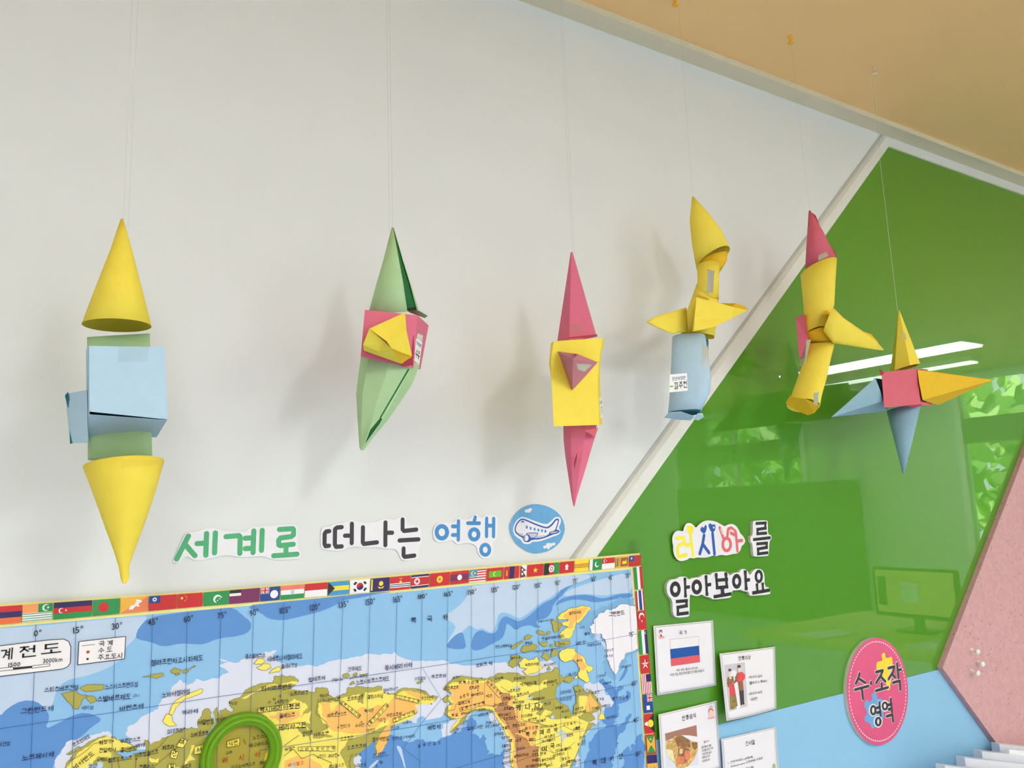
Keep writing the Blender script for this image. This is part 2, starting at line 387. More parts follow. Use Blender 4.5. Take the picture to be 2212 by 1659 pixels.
# ceiling lamps
lamp_white = mat('lamp_housing', (236, 238, 236), 0.4, 0.01, 20)
lamp_on = mat('lamp_diffuser', (245, 249, 251), 0.5, 0, 1, emit=LAMP)
strip_glow = mat('mirrored_strip_glow', (232, 244, 234), 0.5, 0.0, 10, emit=LAMP * .3)  # dim glow stands in for a lamp reflection in the window glass
LAMPS = [(6.76, -2.82, 1), (7.72, -3.3, 0), (2.9, -3.3, 1), (-0.9, -3.3, 1), (6.76, -6.6, 1), (2.9, -6.6, 1), (-0.9, -6.6, 1), (1.0, -3.3, 1)]  # last one is an unseen lamp added to soften the shadows
words = ['near the windows, mirrored in the green panel', 'with a dim glow added for a mirrored strip, right beside the window wall', 'in the middle of the front row', 'leftmost in the front row', 'near the windows in the back row', 'in the middle of the back row', 'leftmost in the back row', 'added to the front row to soften the shadows']
for (x, y, on), wd in zip(LAMPS, words):
    t = thing('ceiling_lamp', 'long white ceiling lamp ' + wd, 'lamp', (x, y, ZC - 0.06), 'ceiling lamps')
    h = 0.9; w = 0.17 if on else 0.07
    MB().box((x - w - 0.015, y - h - 0.02, ZC - 0.045), (x + w + 0.015, y + h + 0.02, ZC), lamp_white).build('housing', t)
    MB().box((x - w, y - h, ZC - 0.06), (x + w, y + h, ZC - 0.046), lamp_on if on else strip_glow).build('diffuser', t)
bx = MB().box((XR - 0.18, -4.6, ZC - 0.13), (XR, -3.0, ZC), mat('blind_box', (240, 244, 246), 0.4, 0.01)).build('blind_box')
tag(bx, 'white blind box under the ceiling on the window wall', 'blind')

# ------------------------------------------------------------------ hanging paper sculptures
def paper(name, rgb, tr=0.08): return mat(name, rgb, 0.62, 0.03, 45, 0.12, 0.3, translucent=tr)
Ylw = paper('yellow_paper', (255, 228, 84)); Grn = paper('green_paper', (184, 218, 166)); Pnk = paper('pink_paper', (233, 118, 148))
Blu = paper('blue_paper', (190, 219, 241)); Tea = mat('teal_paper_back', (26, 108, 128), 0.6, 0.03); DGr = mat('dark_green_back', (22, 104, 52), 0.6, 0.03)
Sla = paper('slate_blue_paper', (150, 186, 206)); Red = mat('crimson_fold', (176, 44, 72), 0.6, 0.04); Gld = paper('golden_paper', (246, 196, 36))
PDu = paper('dusty_pink_paper', (206, 132, 148)); Ros = paper('rose_paper', (224, 106, 126))
tape_m = clear('clear_tape', (252, 252, 250), 0.0, 0.10)
line_m = clear('fishing_line', (250, 250, 248), 0.30, 0.25); _n = line_m.node_tree
for _x in [n for n in _n.nodes if n.type == 'MIX_SHADER']:
    for _l in list(_x.inputs[0].links): _n.links.remove(_l)
    _x.inputs[0].default_value = 0.07; _d = _n.nodes.new('ShaderNodeBsdfDiffuse'); _d.inputs[0].default_value = (.9, .9, .88, 1); _n.links.new(_d.outputs[0], _x.inputs[2])
stick_m = mat('sticker_paper', (244, 244, 244), 0.4, 0.0, 1); ink = mat('black_print', (34, 32, 36), 0.5, 0); violet = mat('violet_print', (92, 92, 160), 0.5, 0)
lime = mat('green_print', (110, 170, 70), 0.5, 0)

def toward(p):                       # horizontal direction from a point to the viewer's side of the room
    v = CAM - p; v.z = 0; return v.normalized()
def eloft(mb, secs, m, n=28, t0=0.0, t1=360.0, cap0=False, cap1=False, power=2.0, back=None):
    """secs: (left px, right px, distance from wall, depth factor[, lift]) -> rolled sheet of paper"""
    full = abs(t1 - t0 - 360) < 1e-6; rows = []; k = n if full else n + 1
    for sc in secs:
        (lx, ly), (rx, ry), d, kd = sc[:4]; lift = sc[4] if len(sc) > 4 else 0.0
        L = P(lx, ly, d); Rr = P(rx, ry, d); c = (L + Rr) / 2; u = (Rr - L) / 2
        f = toward(c)
        side = Vector((-f.y, f.x, 0)); u = side * (u.dot(side) if abs(u.dot(side)) > 1e-6 else 1e-6) + Vector((0, 0, u.z))
        # keep the silhouette: stretch so that the side view spans the same width
        sc_ = ((Rr - L) / 2).length / max(1e-6, u.length) * 0.985
        v = f * (u.length * kd) + Vector((0, 0, lift)); row = []
        for i in range(k):
            a = math.radians(t0 + (t1 - t0) * i / n); ca, sa = math.cos(a), math.sin(a)
            if power != 2.0:
                ca = math.copysign(abs(ca) ** (2 / power), ca); sa = math.copysign(abs(sa) ** (2 / power), sa)
            row.append(c + u * sgn * ca + v * sa)
        rows.append(row)
    vs = [p for r in rows for p in r]; fs = []
    for j in range(len(rows) - 1):
        for i in range(n if full else k - 1):
            a = j * k + i; b = j * k + (i + 1) % k
            fs.append((a, b, b + k, a + k))
    if cap0: fs.append(tuple(range(k)))
    if cap1: fs.append(tuple(range((len(rows) - 1) * k, len(rows) * k))[::-1])
    mb.add(vs, fs, m); return rows
sgn = 1.0
_c = P(1000, 800, 0.2); _f = toward(_c); _s = Vector((-_f.y, _f.x, 0))
def px4(pts, d): return [P(x, y, dd) for (x, y), dd in zip(pts, d if isinstance(d, (list, tuple)) else [d] * len(pts))]
def sheet(mb, pts, m):               # flat scrap of paper: (px, py, d) points
    mb.add([P(*p) for p in pts], [tuple(range(len(pts)))], m); return mb
def tube(mb, a, b, r, m, n=6):
    a = Vector(a); b = Vector(b); z = (b - a).normalized(); x = z.orthogonal().normalized(); y = z.cross(x)
    vs = [p + (x * math.cos(2 * math.pi * i / n) + y * math.sin(2 * math.pi * i / n)) * r for p in (a, b) for i in range(n)]
    mb.add(vs, [(i, (i + 1) % n, n + (i + 1) % n, n + i) for i in range(n)] + [tuple(range(n))[::-1], tuple(range(n, 2 * n))], m)
line_w = mat('white_thread', (236, 240, 226), .4, 0)
def string(t, px, py, d, dx=0.0, r=0.00028, line_m=line_m):
    p = P(px, py, d); mb = MB(); tube(mb, p, (p.x + dx, p.y, ZC), r, line_m); mb.build('hanging_string', t); return p
SPLIT = {'tape', 'cone_fold', 'box_fold', 'hat_fold', 'arm_fold', 'cube_fold', 'base_flap', 'small_box_edge', 'fold_shade'}
def part(name, t, fn, smooth=True, solid=0.0006):
    mb = MB(); fn(mb)
    if name in SPLIT:                  # every scrap is a piece of its own
        for c in mb.calls: o = MB().add(*c).build(name, t, smooth=smooth, solid=solid)
        return o
    return mb.build(name, t, smooth=smooth, solid=solid, merge=True)
def mobile(label, px, py, d):
    return thing('paper_mobile', label, 'paper sculpture', P(px, py, d), 'folded paper sculptures hanging from threads')

# 1 -- leftmost: yellow cones, green tube and blue boxes
D = 0.22
t = mobile('big hanging paper rocket with blue boxes between two yellow cones', 268, 1262, D)
string(t, 267, 474, D); string(t, 277, 492, D, 0.004)
part('top_cone', t, lambda m: eloft(m, [((261, 473), (266, 473), D, 1, 0), ((238, 540), (285, 541), D, 1), ((210, 610), (304, 616), D, 1), ((176, 698), (327, 708), D, 1, 0.0)], Ylw, 36))
part('green_tube', t, lambda m: eloft(m, [((188, 727), (323, 722), D - .03, .5, -.004), ((189, 860), (325, 860), D - .03, .5), ((190, 992), (328, 992), D - .03, .5)], Grn, 36, power=4.5))
fr = px4([(192, 748), (355.6, 750), (361, 906), (193, 889)], D + .07); bk = px4([(186, 757), (335, 762), (338, 944), (189, 952)], [D - .035] * 4)
def bbox1(m):
    m.quad(fr[0], fr[3], fr[2], fr[1], Blu); m.quad(bk[0], bk[1], bk[2], bk[3], Blu)
    m.quad(fr[1], fr[2], bk[2], bk[1], Blu); m.quad(fr[0], fr[1], bk[1], bk[0], Blu)
    a = fr[3].lerp(bk[3], .1) ; b_ = fr[2].lerp(bk[2], .04)
    m.quad(a, bk[3], bk[2], b_, Blu)
    c0 = fr[0].lerp(bk[0], .15); c1 = fr[3].lerp(bk[3], .15); m.quad(c0, bk[0], bk[3], c1, Blu)
part('large_box', t, bbox1, False, 0.0012)
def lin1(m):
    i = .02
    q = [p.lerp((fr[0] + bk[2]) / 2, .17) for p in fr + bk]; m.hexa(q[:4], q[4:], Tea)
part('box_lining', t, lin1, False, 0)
part('small_box', t, lambda m: m.hexa(px4([(141, 851), (188, 842), (190, 957), (151, 957)], [D - .015, D + .02, D + .02, D - .015]), px4([(150, 856), (196, 850), (197, 950), (160, 952)], D - .09), Blu), False, 0)
part('small_box_edge', t, lambda m: (sheet(m, [(140, 855, D - .012), (147, 846, D - .008), (158, 900, D - .008), (152, 900, D - .012)], Tea), sheet(m, [(150, 905, D - .013), (157, 903, D - .008), (160, 957, D - .008), (151, 959, D - .013)], Tea)), False, 0)
part('bottom_cone', t, lambda m: eloft(m, [((178, 1008), (354, 996), D + .012, .95, .0075), ((197, 1055), (338, 1053), D + .012, .95, .004), ((220, 1120), (316, 1120), D + .012, .95), ((246, 1190), (290, 1190), D + .012, .95), ((257, 1225), (279, 1222), D + .012, 1), ((261, 1250), (279, 1248), D + .012, 1), ((265, 1260), (272, 1260), D + .012, 1)], Ylw, 36, cap1=True))
part('tape', t, lambda m: (sheet(m, [(256, 747, D + .071), (322, 748, D + .071), (320, 782, D + .0715), (255, 781, D + .0715)], tape_m)), False, 0)
part('tape', t, lambda m: sheet(m, [(262, 993, D + .068), (346, 994, D + .05), (338, 1004, D + .053), (262, 1012, D + .066)], tape_m), False, 0)

# 2 -- green cones, pink box
D = 0.2
t = mobile('hanging paper sculpture with green cones above and below a pink box', 781, 972, D)
string(t, 848, 493, D); string(t, 841, 500, D, 0.002)
part('top_cone', t, lambda m: eloft(m, [((846, 492), (850, 492), D, 1), ((828, 560), (871, 566), D, 1), ((811, 615), (888, 622), D, 1), ((795, 671), (904, 677), D, .9, -.011)], Grn, 40, t0=58, t1=382))
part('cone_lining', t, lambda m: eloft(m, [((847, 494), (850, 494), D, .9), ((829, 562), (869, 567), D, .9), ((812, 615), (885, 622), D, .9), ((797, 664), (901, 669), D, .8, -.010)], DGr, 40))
part('paper_flap', t, lambda m: sheet(m, [(902, 669, D + .02), (924, 682, D + .01), (918, 687, D - .01), (885, 675, D - .02), (880, 671, D)], Grn), False)
fr = px4([(788, 669), (902, 681), (890, 794), (779, 770)], [D + .055, D + .045, D + .045, D + .055]); bk = px4([(805, 672), (926, 703), (908, 798), (796, 775)], [D - .05, D - .035, D - .035, D - .05])
part('box', t, lambda m: m.hexa(fr, bk, Pnk), False, 0)
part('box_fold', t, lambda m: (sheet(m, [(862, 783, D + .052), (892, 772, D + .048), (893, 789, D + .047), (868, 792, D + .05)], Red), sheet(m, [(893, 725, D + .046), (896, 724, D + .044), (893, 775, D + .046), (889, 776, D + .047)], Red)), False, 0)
def beak(m):
    A = (875, 675, D + .062); B = (798, 710, D + .12); C = (890, 769, D + .07); E = (845, 752, D + .105); G = (784, 745, D + .098); H = (786, 757, D + .075); I = (867, 786, D + .06); J = (878, 716, D + .09)
    sheet(m, [A, B, (836, 738, D + .112), J], Ylw); sheet(m, [J, (836, 738, D + .112), E, (868, 762, D + .09), C], Ylw); sheet(m, [B, G, H, (820, 760, D + .085), (835, 742, D + .1)], Ylw); sheet(m, [(835, 742, D + .1), (820, 760, D + .085), H, I, E], Ylw); sheet(m, [A, B, G, (800, 720, D + .056)], Ylw); sheet(m, [C, E, I], Gld); sheet(m, [(820, 722, D + .1), B, (808, 728, D + .095), (835, 742, D + .1)], Gld)
part('yellow_cone', t, beak, False, .0006)
def lowc(m):
    eloft(m, [((779, 764), (904, 796), D, .75), ((773, 810), (890, 832), D, .75), ((769, 848), (866, 868), D, .75), ((772, 900), (838, 908), D, .75), ((775, 943), (812, 938), D, .75), ((777, 967), (787, 970), D, .9), ((780, 972), (783, 973), D, 1)], Grn, 8)
part('bottom_cone', t, lowc, False)
part('cone_fold', t, lambda m: (sheet(m, [(822, 902, D + .06), (826, 905, D + .055), (803, 945, D + .03), (788, 960, D + .02), (800, 928, D + .045)], DGr), sheet(m, [(818, 918, D + .052), (812, 936, D + .04), (786, 972, D + .015), (780, 970, D + .015)], Grn)), False, 0)
part('cone_fold', t, lambda m: sheet(m, [(881, 797, D + .072), (885, 797, D + .07), (822, 905, D + .058), (820, 902, D + .058)], DGr), False, 0)
part('tape', t, lambda m: sheet(m, [(902, 720, D + .035), (914, 724, D + .02), (905, 795, D + .012), (893, 792, D + .03)], tape_m), False, 0)
st = part('name_sticker', t, lambda m: sheet(m, [(899, 730, D + .0375), (912, 741, D + .018), (906, 787, D + .016), (892, 777, D + .0345)], stick_m), False, 0)
def stick_text(parent, q, lines):     # q: four world corners TL TR BR BL; lines: (text, u0, v0, u1, v1, h, material)
    mb = MB(); n = (q[1] - q[0]).cross(q[3] - q[0]).normalized(); n = n if n.dot(CAM - q[0]) > 0 else -n
    H = (q[3] - q[0])
    for s, u0, v0, u1, v1, h, mm in lines:
        vs, fs = glyphs(s, .02)[:2]
        def at(u, v): return q[0].lerp(q[1], u).lerp(q[3].lerp(q[2], u), v) + n * .0006
        mb.add([at(u0 + (u1 - u0) * a + (v1 - v0) * 0, v0 + (v1 - v0) * a - b * h) if abs(u1 - u0) >= abs(v1 - v0) else at(u0 + (u1 - u0) * a + b * h, v0 + (v1 - v0) * a) for a, b in vs], fs, mm)
    return mb.build('lettering', parent)
stick_text(st, px4([(899, 730), (912, 741), (906, 787), (892, 777)], [D + .0375, D + .018, D + .016, D + .0345]), [('단군왕검반', .1, .18, .9, .18, .16, violet), ('수유', .2, .62, .85, .62, .42, ink)])

# 3 -- pink pyramids, yellow box
t = mobile('hanging paper sculpture with a tall yellow box between two pink pyramids', 1240, 1094, D)
string(t, 1236, 546, D); string(t, 1241, 556, D, .001)
part('top_pyramid', t, lambda m: eloft(m, [((1233, 545), (1237, 545), D, 1), ((1201, 738), (1295, 733), D, .9, -.008)], Pnk, 5, t0=42, t1=402), False)
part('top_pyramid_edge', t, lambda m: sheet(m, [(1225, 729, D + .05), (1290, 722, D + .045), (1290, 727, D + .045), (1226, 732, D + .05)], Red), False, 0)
def ybox(m):
    f0 = px4([(1196, 737), (1302, 730), (1294, 780), (1291, 824), (1295, 918), (1196, 921), (1192, 830), (1190, 780)], D + .052)
    b0 = px4([(1190, 742), (1305, 736), (1297, 782), (1296, 826), (1301, 915), (1204, 917), (1196, 830), (1186, 786)], D - .045)
    m.add(f0 + b0, [(0, 7, 6, 5, 4, 3, 2, 1), tuple(range(8, 16))] + [(i, (i + 1) % 8, 8 + (i + 1) % 8, 8 + i) for i in range(8)], Ylw)
part('box', t, ybox, False, 0)
def pyr(m):
    a = P(1205, 759, D + .054); b = P(1292, 783, D + .05); c = P(1236, 843, D + .054); h = P(1238, 776, D + .125); e = P(1248, 765, D + .09)
    m.add([a, b, c, h, e], [(0, 2, 3), (3, 2, 1), (0, 3, 4), (4, 3, 1)], PDu)
part('pink_pyramid', t, pyr, False)
part('pyramid_hole', t, lambda m: sheet(m, [(1236, 766, D + .112), (1243, 764, D + .106), (1248, 767, D + .108), (1243, 770, D + .118)], Red), False, 0)
part('tape', t, lambda m: (sheet(m, [(1246, 786, D + .119), (1280, 787, D + .079), (1262, 803, D + .095), (1248, 798, D + .113)], tape_m), sheet(m, [(1232, 702, D + .05), (1262, 700, D + .05), (1262, 718, D + .052), (1232, 720, D + .052)], tape_m)), False, 0)
def lc3(m):
    eloft(m, [((1216, 917), (1292, 914), D, .8, .002), ((1217, 950), (1286, 948), D, .8), ((1221, 985), (1276, 980), D, .75), ((1228, 1030), (1261, 1028), D, .75), ((1235, 1075), (1246, 1074), D, .8), ((1239, 1093), (1241, 1094), D, 1)], Pnk, 7, t0=20, t1=380)
part('bottom_cone', t, lc3, False)
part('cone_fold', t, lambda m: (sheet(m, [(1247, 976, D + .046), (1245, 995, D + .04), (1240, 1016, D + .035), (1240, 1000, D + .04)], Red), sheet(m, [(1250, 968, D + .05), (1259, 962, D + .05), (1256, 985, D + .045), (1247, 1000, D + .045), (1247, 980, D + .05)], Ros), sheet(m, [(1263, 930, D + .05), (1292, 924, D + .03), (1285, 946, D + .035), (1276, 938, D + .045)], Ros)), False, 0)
q3 = px4([(1291, 860), (1300, 858), (1302, 903), (1290, 901)], [D + .04, D - .025, D - .025, D + .04])
st = part('name_sticker', t, lambda m: m.add(q3, [(0, 1, 2, 3)], stick_m), False, .0004)
stick_text(st, q3, [('단군왕검반', .05, .25, .95, .25, .16, violet), ('우주', .15, .65, .9, .65, .4, ink)])

# 4 -- yellow bird over a blue tube
D = 0.17
t = mobile('hanging yellow paper bird with two wings on a light blue tube', 1478, 905, D)
string(t, 1496, 426, D)
part('beak_cone', t, lambda m: eloft(m, [((1495, 425), (1498, 425), D, 1), ((1489, 470), (1529, 466), D, .9), ((1494, 520), (1558, 508), D, .9), ((1503, 570), (1577, 549), D, .9, .008)], Ylw, 28))
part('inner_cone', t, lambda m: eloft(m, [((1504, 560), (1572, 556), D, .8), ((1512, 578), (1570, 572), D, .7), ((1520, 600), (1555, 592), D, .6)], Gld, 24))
part('neck_tube', t, lambda m: eloft(m, [((1505, 568), (1555, 577), D + .008, .8, .004), ((1506, 600), (1553, 606), D + .008, .8), ((1502, 645), (1553, 652), D + .008, .8)], Ylw, 24))
part('body_cone', t, lambda m: eloft(m, [((1504, 608), (1552, 640), D, .9), ((1490, 645), (1552, 660), D, .9), ((1480, 672), (1549, 690), D, .9), ((1469, 716), (1543, 734), D, .85)], Ylw, 26))
part('wing', t, lambda m: eloft(m, [((1396, 695), (1399, 698), D + .03, 1), ((1418, 683), (1420, 708), D + .03, .5), ((1450, 674), (1452, 721), D + .025, .35), ((1483, 664), (1486, 716), D + .01, .3)], Ylw, 20))
def rwing(m):
    A = (1504, 638, D + .052); Bp = (1555, 655, D + .06); T = (1616, 670, D + .03); Cc = (1543, 706, D + .06); E = (1497, 716, D + .05); G = (1500, 690, D + .053)
    sheet(m, [A, G, E, (1526, 710, D + .06), Cc, (1580, 688, D + .055), T, (1585, 664, D + .06), Bp], Ylw)
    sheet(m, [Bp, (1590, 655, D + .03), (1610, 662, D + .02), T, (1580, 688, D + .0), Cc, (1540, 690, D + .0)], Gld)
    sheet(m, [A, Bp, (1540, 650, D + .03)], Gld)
part('wing', t, rwing, False)
part('fold_shade', t, lambda m: (sheet(m, [(1502.5, 648, D + .054), (1504, 648, D + .054), (1498, 716, D + .052), (1496, 716, D + .052)], mat('fold_shadow', (196, 150, 30), .7, 0)), sheet(m, [(1507, 636, D + .055), (1532, 645, D + .058), (1530, 648, D + .058), (1506, 640, D + .055)], mat('fold_shadow', (0, 0, 0)))), False, 0)  # darker strips paint the shade along the wing folds
part('tail_cone', t, lambda m: eloft(m, [((1508, 712), (1543, 720), D, .7), ((1514, 722), (1543, 732), D, .7, .004)], Gld, 20))
part('blue_tube', t, lambda m: eloft(m, [((1451, 726), (1524, 736), D, .8, .006), ((1449, 770), (1530, 780), D, .8), ((1447, 810), (1535, 822), D, .8), ((1445, 850), (1533, 852), D, .8), ((1442, 890), (1514, 892), D, .8, .003)], Blu, 32, power=3.0))
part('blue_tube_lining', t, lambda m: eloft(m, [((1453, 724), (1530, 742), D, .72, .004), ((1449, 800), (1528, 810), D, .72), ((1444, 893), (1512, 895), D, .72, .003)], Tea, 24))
part('base_flap', t, lambda m: (sheet(m, [(1435, 902, D + .02), (1445, 891, D + .05), (1470, 889, D + .058), (1500, 899, D + .04), (1492, 908, D + .02), (1460, 906, D + .01)], Blu), sheet(m, [(1497, 905, D + .02), (1508, 892, D + .03), (1518, 893, D + .0), (1520, 901, D - .01), (1508, 908, D + .0)], Blu)), False)
q4 = px4([(1447, 809), (1484, 806), (1485, 844), (1445, 848)], [D + .057, D + .057, D + .057, D + .057])
st = part('name_sticker', t, lambda m: m.add(q4, [(0, 1, 2, 3)], stick_m), False, .0004)
stick_text(st, q4, [('단군왕검반', .14, .26, .9, .24, .2, violet), ('김주헌', .26, .66, .97, .62, .4, ink), ('~', .02, .68, .2, .66, .12, lime)])
part('tape', t, lambda m: (sheet(m, [(1528, 582, D + .049), (1544, 585, D + .043), (1540, 632, D + .043), (1526, 632, D + .05)], tape_m), sheet(m, [(1516, 744, D + .056), (1529, 748, D + .04), (1531, 800, D + .04), (1517, 795, D + .057)], tape_m)), False, 0)

# 5 -- pink cone over two yellow tubes
D = 0.2
t = mobile('hanging paper figure of bent yellow tubes with a pink cone hat', 1745, 897, D)
string(t, 1749, 456, D, -.012)
part('hat_cone', t, lambda m: eloft(m, [((1747, 455), (1750, 455), D, 1), ((1742, 510), (1778, 506), D, .9), ((1737, 576), (1806, 567), D, .9, -.008)], Ros, 28))
part('hat_fold', t, lambda m: (sheet(m, [(1752, 458, D), (1762, 465, D - .01), (1775, 498, D - .015), (1772, 496, D)], Red), sheet(m, [(1794, 532, D + .01), (1805, 543, D - .01), (1808, 565, D - .02), (1803, 570, D)], Red)), False, 0)
part('upper_tube', t, lambda m: eloft(m, [((1727, 582), (1808, 573), D, .85, .004), ((1731, 620), (1805, 615), D, .85), ((1735, 670), (1802, 668), D, .8), ((1739, 720), (1786, 716), D, .6, .01)], Ylw, 30))
part('lower_tube', t, lambda m: eloft(m, [((1745, 735), (1804, 745), D, .75, -.004), ((1738, 765), (1796, 775), D, .8), ((1722, 810), (1786, 820), D, .85), ((1706, 856), (1774, 862), D, .85), ((1698, 872), (1771, 880), D, .85, .014)], Ylw, 30))
part('tube_end', t, lambda m: sheet(m, [(1697, 871, D + .02), (1706, 855, D + .055), (1740, 862, D + .065), (1772, 876, D + .04), (1759, 892, D + .01), (1745, 897, D - .005), (1720, 886, D + .0)], Gld), False)
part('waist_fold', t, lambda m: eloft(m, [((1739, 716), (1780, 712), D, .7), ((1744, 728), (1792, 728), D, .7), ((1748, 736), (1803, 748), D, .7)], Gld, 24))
def arm(m):
    eloft(m, [((1778, 712), (1800, 668), D + .05, .55), ((1800, 738), (1822, 690), D + .05, .55), ((1845, 747), (1856, 712), D + .045, .5), ((1885, 754), (1890, 735), D + .04, .5), ((1908, 757), (1909, 755), D + .035, 1)], Ylw, 22)
part('arm_cone', t, arm)
part('arm_fold', t, lambda m: (sheet(m, [(1778, 678, D + .058), (1786, 670, D + .03), (1803, 670, D + .0), (1826, 692, D + .0), (1810, 688, D + .03), (1790, 680, D + .05)], Gld), sheet(m, [(1866, 716, D + .02), (1882, 722, D + .01), (1898, 740, D + .01), (1894, 742, D + .03)], Gld)), False, 0)
part('pink_box', t, lambda m: m.hexa(px4([(1719, 687), (1734, 679), (1745, 732), (1727, 777)], [D - .02, D, D, D - .02]), px4([(1730, 688), (1750, 682), (1756, 735), (1740, 772)], D - .08), Ros), False, 0)
part('tape', t, lambda m: (sheet(m, [(1768, 552, D + .054), (1786, 543, D + .051), (1790, 553, D + .052), (1768, 563, D + .055)], tape_m), sheet(m, [(1742, 735, D + .05), (1752, 733, D + .052), (1738, 790, D + .055), (1726, 792, D + .04)], tape_m), sheet(m, [(1757, 850, D + .06), (1769, 845, D + .05), (1766, 876, D + .05), (1758, 874, D + .058)], tape_m)), False, 0)

# 6 -- star
t = mobile('hanging four-pointed paper star with a pink cube and yellow and blue cones', 1951, 1023, D)
string(t, 1939, 672, D, -.008, .0003, line_w); string(t, 1942, 674, D, -.008)
def cone6(a, L, Rr, d, m, n, kd=.9, t0=0, da=0.0):
    return lambda mb: eloft(mb, [((a[0] - 1, a[1]), (a[0] + 1, a[1]), d + da, 1), (L, Rr, d, kd)], m, n, t0, t0 + 360)
part('top_cone', t, cone6((1942, 671), (1920, 799), (1988, 793), D, Ylw, 6, .9, 70), False)
fr = px4([(1904, 804), (1981, 796), (1988, 874), (1910, 880)], [D + .05, D + .05, D + .05, D + .05]); bk = px4([(1930, 806), (2004, 798), (2008, 872), (1936, 878)], [D - .06] * 4)
part('cube', t, lambda m: m.hexa(fr, bk, Ros), False, 0)
part('cube_fold', t, lambda m: (sheet(m, [(1899, 797, D + .045), (1906, 802, D + .052), (1911, 806, D + .052), (1903, 812, D + .05)], Red), sheet(m, [(1958, 876, D + .052), (1990, 873, D + .051), (1991, 877, D + .05), (1970, 880, D + .05)], Red), sheet(m, [(1988, 868, D + .05), (2014, 871, D + .0), (2013, 877, D + .0), (1990, 874, D + .05)], Ros)), False, 0)
def side(m, pts, tip, mm):
    base = [P(*p) for p in pts]; tp = P(*tip); n = len(base)
    m.add(base + [tp], [(i, (i + 1) % n, n) for i in range(n)], mm)
part('side_cone', t, lambda m: side(m, [(1982, 799, D + .052), (1986, 830, D + .056), (1993, 864, D + .05), (2026, 875, D - .01), (2014, 802, D - .03)], (2146, 821, D + .0), Gld), False)
part('side_cone', t, lambda m: side(m, [(1891, 817, D + .04), (1900, 840, D + .045), (1908, 866, D + .04), (1916, 888, D - .02), (1922, 822, D - .03)], (1796, 901, D + .01), Sla), False)
part('cone_lining', t, lambda m: sheet(m, [(1888, 817, D + .035), (1897, 818, D + .02), (1908, 864, D + .035), (1904, 860, D + .043)], Tea), False, 0)
part('bottom_cone', t, lambda m: eloft(m, [((1914, 884), (1989, 880), D, .9, .003), ((1933, 955), (1971, 953), D, .9), ((1950, 1022), (1953, 1023), D, 1)], Sla, 28))
part('tape', t, lambda m: (sheet(m, [(1978, 882, D + .03), (1989, 880, D + .01), (1982, 902, D + .015), (1976, 900, D + .03)], tape_m), sheet(m, [(1948, 715, D + .022), (1956, 722, D + .018), (1958, 735, D + .02), (1950, 728, D + .025)], tape_m)), False, 0)

# push pins in the ceiling
def lathe(mb, base, axis, prof, m, n=18):
    z = Vector(axis).normalized(); x = z.orthogonal().normalized(); y = z.cross(x); base = Vector(base); vs = []; k = len(prof)
    for i in range(n):
        a = 2 * math.pi * i / n
        for r, h in prof: vs.append(base + (x * math.cos(a) + y * math.sin(a)) * r + z * h)
    mb.add(vs, [(i * k + j, ((i + 1) % n) * k + j, ((i + 1) % n) * k + j + 1, i * k + j + 1) for i in range(n) for j in range(k - 1)], m)
PIN = [(0, 0), (.0062, 0), (.0066, .0015), (.0055, .0035), (.0036, .006), (.0036, .012), (.0044, .015), (.0078, .0185), (.0082, .0205), (.007, .022), (0, .0225)]
pin_y = mat('yellow_plastic', (250, 186, 20), .3, .02, 30, coat=.5); pin_c = mat('pale_plastic', (236, 208, 176), .25, .02, 30, coat=.6); pin_w = mat('white_plastic', (246, 238, 236), .3, .02, 30, coat=.4)
for (px, py), m, lb in (((1458, -5), pin_y, 'yellow push pin in the ceiling at the edge of the picture'), ((1707, 78), pin_y, 'yellow push pin in the peach ceiling, the lower one of two'), ((1888, 146), pin_c, 'pale clear push pin in the ceiling above the star')):
    b = Pz(px, py, ZC); mb = MB(); lathe(mb, b, (0, 0, -1), PIN, m); o = mb.build('push_pin', smooth=True); tag(o, lb, 'push pin', 'push pins in the ceiling')
for (px, py), lb in (((2098, 1404), 'white push pin in the pink board, top one of three'), ((2112, 1430), 'white push pin in the pink board, middle one of three with its head turned'), ((2098, 1449), 'white push pin in the pink board, lowest of three')):
    b = P(px, py, D_PINK); mb = MB(); lathe(mb, b, (-.25 if py != 1430 else -.6, -1, -.12), [(r * 1.05, h * 1.25) for r, h in PIN], pin_w); o = mb.build('push_pin', smooth=True); tag(o, lb, 'push pin', 'push pins in the pink board')

